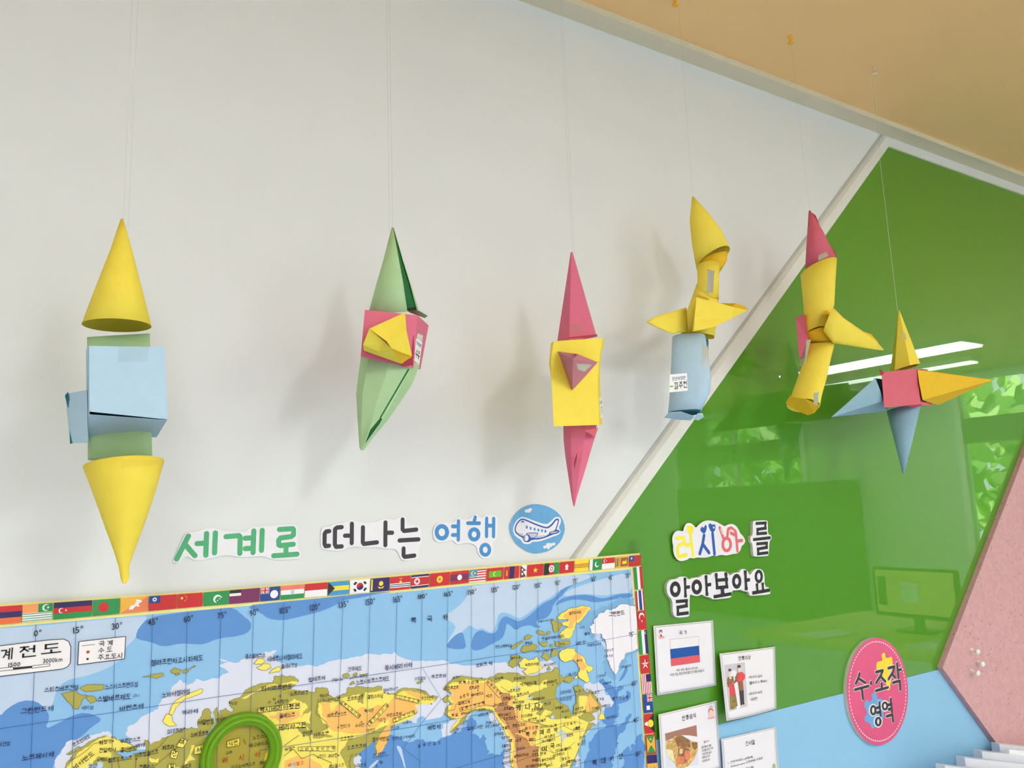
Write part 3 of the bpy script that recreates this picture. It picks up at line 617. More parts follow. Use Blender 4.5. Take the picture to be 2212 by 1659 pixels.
# ------------------------------------------------------------------ cut-out letters and signs
paper_w = mat('white_card', (240, 238, 244), .55, .015, 30); foam = mat('foam_board', (214, 214, 202), .7, .03, 60); laminate = mat('laminated_card', (240, 236, 244), .5, .01, 30, coat=.25, coat_rough=.12)
def chaikin(p, it=2):
    for _ in range(it):
        q = []
        for i in range(len(p)):
            a = p[i]; b = p[(i + 1) % len(p)]
            q += [(a[0] * .75 + b[0] * .25, a[1] * .75 + b[1] * .25), (a[0] * .25 + b[0] * .75, a[1] * .25 + b[1] * .75)]
        p = q
    return p
class Cut:
    """a cut-out on the wall: outline slab plus printed strokes, given in measured picture coordinates"""
    def __init__(s, name, label, cat, cf, outline, d0, d1, face, rim, group=None, smooth=1):
        s.cf = cf; s.d = d1; w = [W(*cf(*p), d1) for p in outline]; w = chaikin(w, smooth) if smooth else w
        c = w[0]; zs = [q[1] for q in w]; xs = [q[0] for q in w]
        s.t = thing(name, label, cat, ((min(xs) + max(xs)) / 2, -d0, min(zs)), group)
        mb = MB(); mb.slab(w, d0, d1, rim); mb.build('backing', s.t)
        if face is not rim: MB().poly(w, d1 + 1e-4, face).build('face_sheet', s.t)
        s.mb = MB(); s.lay = d1 + 2e-4
    def pt(s, x, y): return W(*s.cf(x, y), s.d)
    def mp(s, x, y): return mpp(*s.cf(x, y), s.d)
    def st(s, pts, w, m, cap=True):          # w in crop units
        a = s.cf(0, 0); b = s.cf(0, w); s.lay += 3e-6
        s.mb.stroke([s.pt(*p) for p in pts], (b[1] - a[1]) * s.mp(*pts[0]), s.lay, m, cap); return s
    def pg(s, pts, m, sm=0):
        s.lay += 5e-5; w = [s.pt(*p) for p in pts]; s.mb.poly(chaikin(w, sm) if sm else w, s.lay, m); return s
    def rg(s, c, rx, ry, ix, iy, m):
        s.lay += 3e-6; n = 32; vs = []
        for (a0, b0) in ((rx, ry), (ix, iy)):
            for i in range(n):
                a = 2 * math.pi * i / n; x, z = s.pt(c[0] + a0 * math.cos(a), c[1] - b0 * math.sin(a)); vs.append((x, -s.lay, z))
        s.mb.add(vs, [(i, (i + 1) % n, n + (i + 1) % n, n + i) for i in range(n)], m); return s
    def el(s, c, rx, ry, m):
        return s.pg([(c[0] + rx * math.cos(2 * math.pi * i / 24), c[1] - ry * math.sin(2 * math.pi * i / 24)) for i in range(24)], m)
    def done(s, name='lettering'):
        s.mb.build(name, s.t); return s.t
grn_p = mat('green_letter_print', (82, 176, 122), .55, .05, 90); blk_p = mat('charcoal_letter_print', (62, 58, 66), .55, .06, 90); blu_p = mat('blue_letter_print', (72, 144, 208), .55, .04, 90)
c = Cut('title_cutout', 'white paper cut-out with three green Korean letters above the map', 'sign', crop(360, 1120, 7.373), [(95, 690), (110, 640), (250, 330), (300, 230), (380, 215), (480, 210), (600, 165), (720, 150), (820, 165), (900, 210), (1100, 205), (1250, 225), (1320, 150), (1440, 125), (1700, 115), (1900, 95), (2040, 95), (2085, 130), (2085, 330), (2090, 480), (2140, 540), (2135, 620), (2080, 650), (1740, 665), (1650, 640), (1560, 600), (1430, 605), (1240, 625), (1100, 610), (960, 585), (850, 595), (700, 640), (560, 670), (470, 670), (400, 650), (350, 605), (290, 610), (220, 690), (170, 712), (120, 705)], .0012, .0024, paper_w, paper_w, 'title cut-outs above the map')
for p in ([(345, 280), (160, 645)], [(300, 420), (450, 592)], [(485, 400), (610, 393)], [(635, 240), (623, 585)], [(775, 230), (762, 548)], [(945, 290), (1150, 272), (1170, 295), (1165, 555)], [(1250, 315), (1370, 308)], [(1250, 480), (1370, 473)], [(1388, 198), (1375, 543)], [(1522, 188), (1510, 508)], [(1795, 175), (2010, 162), (2022, 180), (2020, 260), (1985, 288), (1815, 310), (1783, 345), (1786, 420), (1815, 432), (2018, 410)], [(1900, 440), (1900, 560)], [(1703, 594), (2078, 568)]): c.st(p, 82, grn_p)
c.done()
c = Cut('title_cutout', 'white paper cut-out with three charcoal Korean letters above the map', 'sign', crop(680, 1100, 9.217), [(115, 560), (120, 430), (160, 350), (300, 340), (380, 285), (560, 270), (680, 230), (740, 205), (800, 230), (950, 270), (1200, 260), (1360, 190), (1420, 180), (1600, 220), (1680, 150), (1750, 120), (1820, 150), (1830, 300), (2050, 320), (2110, 380), (2130, 560), (2125, 660), (2070, 800), (2060, 950), (2010, 1010), (1760, 1035), (1700, 970), (1660, 850), (1600, 790), (1530, 785), (1400, 790), (1330, 775), (1270, 750), (1100, 765), (960, 765), (860, 742), (760, 745), (640, 780), (560, 825), (420, 835), (240, 815), (150, 790), (120, 740)], .0012, .0024, paper_w, paper_w, 'title cut-outs above the map')
for p in ([(288, 437), (225, 445), (196, 490), (193, 690), (213, 735), (283, 727)], [(535, 357), (440, 365), (402, 400), (398, 700), (425, 748), (535, 740)], [(600, 527), (735, 524)], [(738, 290), (735, 673)], [(958, 360), (955, 660), (975, 690), (1237, 660)], [(1407, 265), (1405, 715)], [(1420, 470), (1540, 468)], [(1748, 205), (1746, 400), (1775, 432), (2022, 405)], [(1685, 622), (2065, 600)], [(1768, 782), (1766, 920), (1790, 948), (1983, 923)]): c.st(p, 87, blk_p)
c.done()
c = Cut('title_cutout', 'white paper cut-out with two bright blue Korean letters above the map', 'sign', crop(920, 1100, 13.01), [(195, 700), (205, 560), (270, 430), (400, 370), (560, 370), (680, 380), (790, 370), (850, 280), (920, 235), (1000, 270), (1100, 290), (1260, 260), (1330, 160), (1390, 130), (1460, 160), (1500, 250), (1600, 240), (1650, 170), (1710, 150), (1780, 180), (1900, 160), (1980, 190), (2010, 260), (2000, 700), (1990, 820), (1900, 900), (1870, 1000), (1880, 1150), (1850, 1280), (1740, 1380), (1580, 1380), (1500, 1290), (1450, 1220), (1440, 1120), (1410, 1040), (1320, 980), (1200, 955), (1080, 965), (900, 995), (830, 950), (770, 880), (690, 875), (560, 905), (390, 940), (290, 905), (220, 820)], .0012, .0024, paper_w, paper_w, 'title cut-outs above the map')
for p in ([(750, 482), (905, 480)], [(750, 725), (905, 723)], [(915, 335), (910, 860)], [(1385, 228), (1348, 380)], [(1175, 392), (1500, 394)], [(1707, 258), (1703, 760)], [(1905, 265), (1900, 765)], [(1720, 462), (1890, 462)]): c.st(p, 108, blu_p)
c.rg((448, 648), 202, 232, 90, 110, blu_p).rg((1355, 708), 176, 200, 68, 86, blu_p).rg((1667, 1140), 168, 196, 68, 90, blu_p); c.done()
# aeroplane disc
sky_p = mat('sky_blue_print', (104, 170, 220), .55, .05, 60); navy_p = mat('navy_print', (52, 92, 168), .55, .02); grey_p = mat('grey_print', (198, 200, 214), .55, .02); wht_p = mat('white_print', (240, 236, 244), .55, .01)
c = Cut('plane_cutout', 'blue oval paper cut-out with a white cartoon aeroplane above the map', 'sign', crop(1080, 1080, 12.7625), [(250, 740), (300, 580), (400, 400), (600, 215), (800, 135), (1000, 105), (1300, 165), (1560, 310), (1720, 500), (1800, 760), (1750, 1000), (1620, 1220), (1380, 1400), (1050, 1475), (900, 1470), (700, 1400), (450, 1220), (300, 980)], .0015, .0027, sky_p, paper_w, 'title cut-outs above the map')
c.pg([(600, 460), (700, 480), (900, 560), (1100, 630), (1250, 665), (1330, 650), (1430, 560), (1510, 470), (1630, 465), (1680, 520), (1680, 620), (1610, 770), (1670, 850), (1650, 930), (1560, 980), (1400, 1030), (1200, 1110), (1050, 1150), (880, 1150), (850, 1200), (720, 1225), (620, 1190), (580, 1100), (430, 1010), (365, 900), (355, 780), (400, 650), (480, 530)], wht_p, 1)
c.pg([(610, 505), (720, 535), (900, 615), (1100, 695), (1270, 750), (1340, 725), (1440, 635), (1530, 510), (1640, 520), (1600, 680), (1550, 825), (1625, 825), (1645, 880), (1600, 920), (1450, 955), (1300, 1025), (1100, 1090), (860, 1100), (820, 1155), (720, 1168), (650, 1130), (630, 1050), (500, 980), (415, 900), (395, 780), (445, 650), (540, 535)], navy_p, 1)
c.pg([(620, 545), (720, 580), (900, 660), (1100, 742), (1280, 792), (1370, 762), (1460, 680), (1550, 555), (1605, 560), (1560, 700), (1515, 845), (1350, 880), (1360, 930), (1250, 1000), (1080, 1045), (860, 1055), (660, 1010), (520, 940), (440, 860), (430, 780), (480, 660), (560, 570)], wht_p, 1)
c.pg([(450, 885), (640, 930), (660, 1010), (540, 965)], grey_p).pg([(960, 1040), (1060, 985), (1240, 970), (1280, 985), (1180, 1030), (1060, 1048)], grey_p)
c.pg([(700, 935), (760, 898), (1025, 895), (1058, 935), (975, 1050), (850, 1055)], navy_p, 1).pg([(730, 940), (770, 918), (1010, 915), (1035, 938), (965, 1035), (850, 1038)], grey_p, 1)
c.el((740, 1055), 100, 108, navy_p).el((722, 1050), 62, 82, wht_p).pg([(675, 985), (690, 985), (688, 1095), (675, 1095)], navy_p)
c.pg([(1340, 900), (1420, 860), (1600, 848), (1620, 880), (1500, 930), (1390, 940)], navy_p).pg([(1365, 900), (1430, 880), (1590, 866), (1600, 880), (1490, 912), (1400, 920)], grey_p)
for p in ((735, 750), (840, 780), (948, 805), (1053, 830), (1152, 845), (1245, 862)): c.el(p, 27, 44, blu_p)
c.pg([(562, 615), (598, 562), (668, 590), (655, 627)], blu_p)
for x, y, r in ((720, 305, 46), (790, 295, 56), (832, 262, 42), (1225, 1298, 44), (1320, 1250, 66), (1390, 1240, 56), (1475, 1212, 44), (1320, 1310, 46)): c.el((x, y), r, r, wht_p)
c.done('aeroplane_print')

# foam letters on the green panel
yl_p = mat('yellow_letter_print', (250, 236, 70), .5, .02); bl_p = mat('royal_blue_print', (36, 92, 178), .5, .03); rd_p = mat('coral_print', (228, 108, 112), .5, .03); dk_p = mat('ink_letter_print', (38, 40, 46), .5, .12, 60)
G = crop(1400, 1080, 6.1433)
c = Cut('letter_cutout', 'cloud-shaped white cut-out with yellow, blue and coral hand-drawn letters', 'sign', G, [(322, 560), (325, 480), (360, 420), (410, 405), (468, 420), (480, 360), (510, 310), (560, 305), (600, 330), (635, 375), (680, 320), (740, 280), (810, 268), (900, 285), (970, 325), (1018, 352), (1060, 325), (1120, 315), (1170, 345), (1205, 400), (1220, 440), (1270, 490), (1292, 545), (1270, 590), (1240, 610), (1230, 660), (1190, 710), (1140, 715), (1090, 725), (1040, 738), (960, 728), (905, 748), (860, 735), (820, 755), (740, 770), (650, 762), (600, 778), (560, 765), (510, 800), (420, 815), (365, 770), (335, 690), (335, 600)], .009, .0105, laminate, laminate, 'letters on the green panel')
for p in ([(375, 508), (475, 503), (482, 565), (405, 608), (388, 660), (400, 757), (505, 728)], [(500, 598), (580, 592)], [(562, 470), (596, 740)]): c.st(p, 50, yl_p)
c.pg([(505, 360), (530, 332), (556, 352), (580, 336), (607, 368), (597, 420), (562, 470), (520, 432)], yl_p, 1)
for p in ([(742, 470), (722, 590), (685, 712)], [(735, 600), (808, 700)], [(855, 450), (880, 715)]): c.st(p, 50, bl_p)
c.pg([(688, 390), (712, 352), (740, 372), (758, 325), (780, 348), (772, 412), (745, 450), (705, 425)], bl_p, 1).pg([(793, 330), (825, 306), (850, 332), (878, 318), (897, 350), (887, 402), (855, 445), (820, 402)], bl_p, 1)
c.rg((1042, 590), 70, 105, 34, 60, rd_p)
for p in ([(950, 370), (975, 440), (1000, 510)], [(1050, 480), (1062, 385), (1105, 372), (1160, 418), (1160, 470), (1100, 440)], [(1165, 440), (1185, 678)], [(1190, 545), (1245, 537)]): c.st(p, 46, rd_p)
c.el((870, 365), 12, 14, wht_p).pg([(1090, 385), (1140, 410), (1130, 425), (1090, 405)], wht_p).st([(958, 385), (985, 455)], 12, wht_p); c.done()
c = Cut('letter_cutout', 'small white foam cut-out with one black Korean syllable, upper right of the letters', 'sign', G, [(1388, 290), (1410, 275), (1575, 268), (1588, 290), (1590, 460), (1635, 465), (1638, 520), (1610, 545), (1600, 730), (1580, 745), (1420, 755), (1395, 735), (1385, 580), (1360, 560), (1355, 480), (1390, 470)], .0035, .0125, laminate, foam, 'letters on the green panel')
def sq(c, pts, w, m):                    # stroke with square ends and corners
    c.st(pts, w, m, False)
    for x, y in pts: c.pg([(x - w * .42, y - w * .48), (x + w * .42, y - w * .52), (x + w * .42, y + w * .48), (x - w * .42, y + w * .52)], m)
for p in ([(1443, 312), (1555, 305), (1555, 375), (1452, 390), (1452, 448), (1560, 440)], [(1408, 525), (1608, 502)], [(1450, 582), (1570, 572), (1570, 630), (1458, 650), (1460, 715), (1575, 702)]): sq(c, p, 40, dk_p)
c.done()
c = Cut('letter_cutout', 'long white foam cut-out with five black Korean syllables on the green panel', 'sign', G, [(243, 1170), (255, 1100), (300, 1055), (380, 1050), (410, 1020), (510, 1015), (530, 1060), (600, 1030), (680, 1030), (740, 985), (800, 990), (830, 1000), (850, 960), (1050, 945), (1075, 1000), (1090, 1000), (1150, 960), (1210, 965), (1225, 930), (1265, 910), (1320, 935), (1345, 1010), (1400, 930), (1450, 912), (1510, 920), (1545, 990), (1545, 1150), (1610, 1160), (1625, 1230), (1610, 1255), (1380, 1275), (1345, 1265), (1335, 1215), (1270, 1215), (1240, 1190), (1180, 1200), (1115, 1200), (1110, 1270), (1090, 1300), (860, 1325), (835, 1295), (760, 1285), (720, 1250), (650, 1280), (580, 1260), (550, 1250), (550, 1530), (530, 1550), (390, 1565), (345, 1540), (325, 1480), (325, 1330), (260, 1260)], .0035, .0125, laminate, foam, 'letters on the green panel')
c.rg((360, 1185), 72, 105, 30, 46, dk_p).rg((645, 1155), 70, 100, 28, 44, dk_p).rg((1175, 1080), 62, 100, 24, 44, dk_p).rg((1468, 1015), 55, 90, 22, 46, dk_p)
for p in ([(488, 1052), (495, 1272)], [(500, 1160), (535, 1155)], [(385, 1347), (508, 1337), (508, 1405), (393, 1425), (395, 1515), (518, 1500)], [(766, 1020), (778, 1250)], [(785, 1128), (815, 1122)], [(900, 992), (915, 1165), (1042, 1152), (1030, 982)], [(912, 1065), (1038, 1055)], [(885, 1282), (1085, 1248)], [(1286, 955), (1298, 1175)], [(1300, 1065), (1328, 1060)], [(1398, 1232), (1592, 1198)]): sq(c, p, 45, dk_p)
for p in ([(982, 1170), (986, 1255)], ): sq(c, p, 56, dk_p)
for p in ([(1440, 1120), (1448, 1210)], [(1515, 1112), (1522, 1198)]): sq(c, p, 34, dk_p)
c.done()

# round pink sign
S = crop(1810, 1360, 5.9235); d1 = .0135
ctr = W(1810 + 517 / 5.9235, 1360 + 782 / 5.9235, d1); rad = (W(1963, 1487, d1)[0] - W(1832, 1490, d1)[0]) / 2
rad = max(rad, (W(1897, 1372, d1)[1] - W(1897, 1611, d1)[1]) / 2 * .985)
sg = thing('round_sign', 'round pink foam sign with Korean letters and two puzzle pieces', 'sign', (ctr[0], -.003, ctr[1] - rad))
circ = [(ctr[0] + rad * math.cos(2 * math.pi * i / 72), ctr[1] + rad * math.sin(2 * math.pi * i / 72)) for i in range(72)]
MB().slab(circ, .003, d1, foam).build('backing', sg)
MB().poly(circ, d1 + 1e-4, mat('pink_print', (228, 88, 136), .5, .09, 9, coat=.15, coat_rough=.2)).build('face_sheet', sg)
mb = MB()
for i in range(84):
    a = 2 * math.pi * i / 84; b_ = a + .042; r = rad * .925
    mb.stroke([(ctr[0] + r * math.cos(q), ctr[1] + r * math.sin(q)) for q in (a, b_)], .0032, d1 + 3e-4, wht_p, False)
mb.build('dashed_line', sg)
class SignPrint(Cut):
    def __init__(s): s.cf = S; s.d = d1; s.t = sg; s.mb = MB(); s.lay = d1 + 3e-4
c = SignPrint()
c.pg([(490, 412), (552, 405), (572, 385), (553, 330), (578, 290), (607, 310), (605, 355), (640, 368), (688, 338), (702, 430), (692, 600), (670, 690), (668, 760), (640, 782), (622, 760), (618, 690), (560, 560), (492, 520)], mat('puzzle_yellow', (254, 222, 62), .5, .03), 1); c.done('puzzle_piece')
c = SignPrint(); c.pg([(425, 830), (450, 810), (495, 818), (505, 890), (545, 878), (578, 898), (582, 1060), (592, 1130), (520, 1180), (440, 1287), (412, 1190), (345, 1182), (335, 1110), (382, 1080), (325, 950), (375, 885), (400, 940), (440, 890)], mat('puzzle_blue', (112, 172, 226), .5, .03), 1); c.done('puzzle_piece')
tx = [[(270, 560), (255, 620), (222, 688)], [(265, 628), (342, 678)], [(212, 768), (380, 722)], [(300, 750), (314, 885)], [(414, 672), (420, 696)], [(480, 542), (568, 522), (545, 580), (482, 680)], [(540, 598), (600, 662)], [(552, 690), (556, 745)], [(478, 782), (634, 738)], [(640, 492), (714, 472), (700, 540), (642, 632)], [(690, 570), (722, 610)], [(750, 432), (768, 615)], [(768, 518), (798, 508)], [(698, 678), (784, 654), (792, 765)], [(492, 1000), (528, 992)], [(492, 1062), (532, 1052)], [(524, 930), (540, 1098)], [(638, 962), (680, 950)], [(642, 1020), (684, 1008)], [(668, 885), (686, 1052)], [(618, 1108), (690, 1086), (698, 1172)]]
rg = [((446, 1030), 40, 66, 17, 38), ((510, 1176), 42, 62, 16, 34), ((596, 976), 40, 58, 18, 30)]
c = SignPrint(); c.lay += 3e-4
for p in tx: c.st(p, 56, wht_p)
for q, a, b_, e, f in rg: c.el(q, a + 16, b_ + 16, wht_p)
c.done('letter_outline')
c = SignPrint(); c.lay += 1.6e-3
for p in tx: c.st(p, 37, blk_p)
for q, a, b_, e, f in rg: c.rg(q, a, b_, e, f, blk_p)
c.done()

# ------------------------------------------------------------------ information cards
card_line = mat('card_border_line', (150, 146, 158), .6, 0)
class Card:
    def __init__(s, label, corners, ds, bulge, srcc):
        s.c = corners; s.ds = ds; s.bulge = bulge; s.h = hom(srcc)
        q = [s.at(u, v) for u, v in ((0, 0), (1, 0), (1, 1), (0, 1))]
        s.t = thing('info_card', label, 'card', ((q[3] + q[2]) / 2), 'information cards'); s.mb = MB(); s.lay = .0007
        n = 14; mb = MB(); vs = [s.at(i / n, j / n, -.0002) for j in range(n + 1) for i in range(n + 1)]
        mb.add(vs, [(j * (n + 1) + i, (j + 1) * (n + 1) + i, (j + 1) * (n + 1) + i + 1, j * (n + 1) + i + 1) for j in range(n) for i in range(n)], laminate)
        mb.build('card_sheet', s.t, smooth=True, solid=.0008)
        for a, b in (((.025, .02), (.975, .02)), ((.975, .02), (.975, .98)), ((.975, .98), (.025, .98)), ((.025, .98), (.025, .02))): s.line(a, b, .0008, card_line)
    def at(s, u, v, lift=0.0):
        p = [P(x, y, d) for (x, y), d in zip(s.c, s.ds)]
        q = p[0].lerp(p[1], u).lerp(p[3].lerp(p[2], u), v); q.y -= s.bulge * 4 * u * (1 - u) * (.4 + .6 * v) + lift; return q
    def line(s, a, b, w, m, k=14):
        for i in range(k):
            u0 = a[0] + (b[0] - a[0]) * i / k; v0 = a[1] + (b[1] - a[1]) * i / k; u1 = a[0] + (b[0] - a[0]) * (i + 1) / k; v1 = a[1] + (b[1] - a[1]) * (i + 1) / k
            A = s.at(u0, v0, s.lay); B = s.at(u1, v1, s.lay); n = (B - A).cross(Vector((0, -1, 0))).normalized() * w / 2
            s.mb.add([A - n, B - n, B + n, A + n], [(0, 1, 2, 3)], m)
    def pg(s, pts, m, lift=0.0):
        s.lay += 6e-5; w = [s.h(*p) for p in pts]; tri = tessellate_polygon([[Vector((a, b, 0)) for a, b in w]])
        s.mb.add([s.at(a, b, s.lay) for a, b in w], tri, m); return s
    def quad(s, a, b, m, k=8):           # axis-aligned uv rectangle, subdivided so that it follows the sheet
        s.lay += 6e-5
        for i in range(k):
            u0 = a[0] + (b[0] - a[0]) * i / k; u1 = a[0] + (b[0] - a[0]) * (i + 1) / k
            s.mb.add([s.at(u0, a[1], s.lay), s.at(u1, a[1], s.lay), s.at(u1, b[1], s.lay), s.at(u0, b[1], s.lay)], [(0, 3, 2, 1)], m)
        return s
    def el(s, c, rx, ry, m, n=16): return s.pg([(c[0] + rx * math.cos(6.2832 * i / n), c[1] + ry * math.sin(6.2832 * i / n)) for i in range(n)], m)
    def tx(s, st, L, Rr, h, m, bold=.01):
        vs, fs = glyphs(st, bold)[:2]; a = s.h(*L); b = s.h(*Rr); e = s.h(L[0], L[1] + h)[1] - a[1]
        s.mb.add([s.at(a[0] + (b[0] - a[0]) * x, a[1] + (b[1] - a[1]) * x - y * e, s.lay + 2e-4) for x, y in vs], fs, m); return s
    def done(s): s.mb.build('print', s.t); return s.t
cw = [(105, 205), (1290, 92), (1357, 1385), (180, 1590)]; K = crop(1400, 1330, 9.217)
c = Card('white card with a Russian flag pinned beside the map corner', [K(*p) for p in cw], (.008, .0065, .0065, .009), .002, cw)
ru = [(425, 478), (998, 410), (1024, 925), (452, 1008)]; fu = [c.h(*p) for p in ru]; u0, v0 = fu[0]; u1, v1 = fu[2]; dv = v1 - v0
c.quad((u0, v0), (u1, v0 + dv * .36), wht_p).quad((u0, v0 + dv * .36), (u1, v0 + dv * .72), mat('flag_blue', (22, 84, 170), .55, .03)).quad((u0, v0 + dv * .72), (u1, v1), mat('flag_coral', (226, 92, 104), .55, .03))
for a, b in (((u0, v0), (u1, v0)), ((u0, v0), (u0, v1)), ((u1, v0), (u1, v1)), ((u0, v1), (u1, v1))): c.line(a, b, .0006, card_line)
c.tx('국 기', (608, 345), (760, 328), 85, ink).tx('하양 · 파랑 · 빨강의 3색기이며,', (555, 1092), (985, 1040), 55, ink).tx('하양은 진실, 파랑은 명예, 빨강은 용기를 나타냅니다.', (425, 1185), (1115, 1090), 60, ink)
hair = mat('hair_print', (92, 70, 62), .6, .05); skin = mat('skin_print', (238, 214, 204), .6, .02); sal = mat('salmon_print', (240, 170, 170), .6, .08, 200)
c.el((245, 325), 32, 45, hair).el((243, 345), 24, 36, skin).pg([(205, 412), (320, 400), (312, 455), (210, 464)], sal).pg([(235, 385), (262, 378), (272, 415), (250, 420)], hair); c.done()
cw = [(140, 212), (1308, 65), (1340, 1375), (290, 1635)]; K = crop(1540, 1390, 9.76)
c = Card('white card showing two people in traditional costume, curling off the panel', [K(*p) for p in cw], (.016, .007, .008, .034), .006, cw)
c.pg([(232, 480), (662, 412), (705, 1335), (335, 1450)], mat('photo_grey', (206, 204, 212), .5, .05, 20))
rdc = mat('costume_red', (224, 78, 84), .6, .1, 80); brn = mat('costume_brown', (150, 96, 74), .6, .2, 90); trs = mat('trouser_print', (70, 58, 68), .6, .05); gol = mat('skirt_gold', (150, 124, 72), .6, .35, 120)
c.pg([(335, 880), (430, 870), (470, 1120), (345, 1135)], rdc).pg([(345, 1125), (468, 1105), (500, 1330), (430, 1400), (350, 1405)], gol).pg([(305, 750), (420, 725), (430, 850), (335, 905), (290, 830)], brn).pg([(285, 860), (330, 850), (335, 960), (315, 970)], brn).pg([(420, 860), (470, 780), (480, 840), (440, 890)], brn).el((358, 830), 45, 40, gol).pg([(335, 750), (385, 745), (380, 785), (345, 785)], wht_p).el((350, 640), 33, 65, skin).el((348, 590), 30, 32, hair)
c.pg([(500, 650), (600, 625), (660, 690), (655, 770), (610, 830), (520, 850), (470, 770)], rdc).pg([(515, 850), (612, 830), (625, 1020), (535, 1035)], brn).pg([(535, 1030), (625, 1015), (630, 1260), (560, 1290)], trs).pg([(555, 1275), (590, 1265), (585, 1320), (560, 1322)], ink).pg([(595, 1265), (632, 1258), (632, 1300), (605, 1308)], ink).el((540, 560), 34, 65, skin).el((537, 508), 34, 36, hair).pg([(455, 760), (500, 665), (520, 700), (480, 790), (520, 850), (495, 850)], brn)
c.tx('전통의상', (528, 325), (782, 300), 95, ink).tx('• 러시아 남자', (718, 745), (1020, 710), 62, ink).tx('블라우스 루바슈', (748, 865), (1125, 815), 66, ink).tx('• 러시아 여자', (715, 1088), (1008, 1045), 62, ink).tx('사라판', (762, 1200), (905, 1175), 66, ink); c.done()
cw = [(132, 415), (1488, 90), (1588, 1660), (225, 1990)]; K = crop(1410, 1505, 10.773)
c = Card('white card with a photo of a filled pancake, under the flag card', [K(*p) for p in cw], (.012, .007, .0075, .016), .003, cw)
c.pg([(270, 860), (982, 662), (1030, 1585), (310, 1730)], mat('photo_plate', (222, 226, 240), .5, .04, 30)).pg([(270, 860), (982, 662), (998, 935), (640, 895), (290, 1030)], mat('photo_wood', (168, 120, 104), .5, .06, 30)).pg([(640, 895), (800, 900), (990, 930), (1000, 1045), (820, 1000)], wht_p)
pan = mat('pancake_print', (216, 176, 110), .6, .35, 160); pan2 = mat('filling_print', (150, 108, 70), .6, .35, 160); sal2 = mat('salmon_fish_print', (228, 130, 96), .6, .15, 90); crm = mat('cream_print', (238, 226, 180), .6, .05, 60)
c.pg([(290, 1030), (430, 1000), (480, 920), (640, 900), (800, 1010), (900, 1050), (1000, 1060), (1010, 1240), (930, 1440), (800, 1600), (640, 1690), (520, 1700), (500, 1560), (330, 1400), (295, 1200)], pan).pg([(300, 1220), (440, 1250), (480, 1520), (330, 1400)], crm).pg([(470, 990), (560, 910), (640, 905), (820, 1010), (840, 1180), (560, 1160)], pan2).pg([(560, 1200), (700, 1150), (820, 1240), (830, 1420), (680, 1560), (520, 1580), (560, 1400)], pan2).pg([(720, 1250), (820, 1260), (832, 1420), (740, 1480), (690, 1400)], sal2).pg([(560, 1380), (690, 1400), (700, 1540), (520, 1580)], sal2).pg([(590, 1210), (660, 1210), (655, 1320), (580, 1330)], mat('cube_print', (236, 196, 160), .6, .04)).pg([(870, 1060), (1000, 1060), (1005, 1180), (940, 1240), (880, 1150)], pan2)
c.tx('전통음식', (645, 510), (965, 430), 115, ink).tx('블리느', (1150, 1055), (1295, 1022), 52, mat('maroon_print', (186, 104, 122), .6, 0)).tx('밀가루와 계란', (1098, 1180), (1335, 1128), 56, ink).tx('우유를 섞은 반죽', (1098, 1262), (1382, 1190), 58, ink).tx('으로 만든 음식.', (1105, 1340), (1350, 1282), 56, ink).tx('팬케익으로', (1110, 1418), (1295, 1372), 56, ink).tx('비슷합니다.', (1112, 1500), (1300, 1448), 56, ink)
c.el((1345, 235), 36, 34, grey_p).el((1335, 330), 62, 62, mat('chef_red', (214, 108, 96), .6, .08)).el((1335, 355), 46, 55, mat('chef_skin', (248, 206, 190), .6, .02)).pg([(1275, 360), (1400, 330), (1390, 430), (1285, 440)], mat('chef_skin', (0, 0, 0))).pg([(1265, 480), (1420, 450), (1425, 500), (1260, 525)], sal); c.done()
cw = [(250, 505), (1880, 140), (1990, 1700), (350, 2060)]; K = crop(1540, 1560, 13.825)
c = Card('white card with greeting phrases on the blue panel, lowest on the right', [K(*p) for p in cw], (.012, .0075, .0075, .014), .002, cw)
c.tx('인사말', (940, 640), (1212, 590), 150, ink).tx('•', (428, 1225), (450, 1220), 26, ink).tx('안녕하세요? (아침에)', (505, 1200), (1150, 1035), 90, ink).tx('Dobraye utra/ 도브라예 우뜨라', (515, 1320), (1450, 1075), 90, ink).tx('안녕하세요? (점심에)', (520, 1500), (1170, 1340), 90, ink).el((1805, 1330), 50, 100, mat('pale_green_print', (160, 200, 130), .6, .02)); c.done()

# tiered pale organiser at the lower right
org = mat('pale_plastic_tray', (222, 224, 236), .45, .02, 30, coat=.2)
t = thing('tiered_organizer', 'stepped pale lilac desk organiser below the pink board', 'organizer', P(2212, 1659, .2))
steps = [((2158.6, 1607), (2240, 1616), .06), ((2120.8, 1623), (2240, 1636), .09), ((2084, 1637), (2240, 1654), .12), ((2041, 1654), (2240, 1676), .15)]
for (a, b_, d) in steps:
    A = P(*a, d); B = P(b_[0], b_[1], d + .03); u = (B - A).normalized(); B = A + u * .62; n = u.cross(Vector((0, 0, 1))).normalized()
    if n.dot(CAM - A) > 0: n = -n
    dn = Vector((0, 0, -.42)); th = n * .028; mb = MB()
    mb.hexa([A, B, B + dn, A + dn], [A + th, B + th, B + th + dn, A + th + dn], org)
    o = mb.build('tier', t)
A = P(2180, 1619, .098); B = P(2240, 1625, .12); u = (B - A).normalized() * .3; mb = MB(); mb.hexa([A, A + u, A + u + Vector((0, 0, -.1)), A + Vector((0, 0, -.1))], [A + Vector((0, .012, 0)), A + u + Vector((0, .012, 0)), A + u + Vector((0, .012, -.1)), A + Vector((0, .012, -.1))], mat('white_tab', (240, 240, 246), .5, .01)); mb.build('index_tab', t)

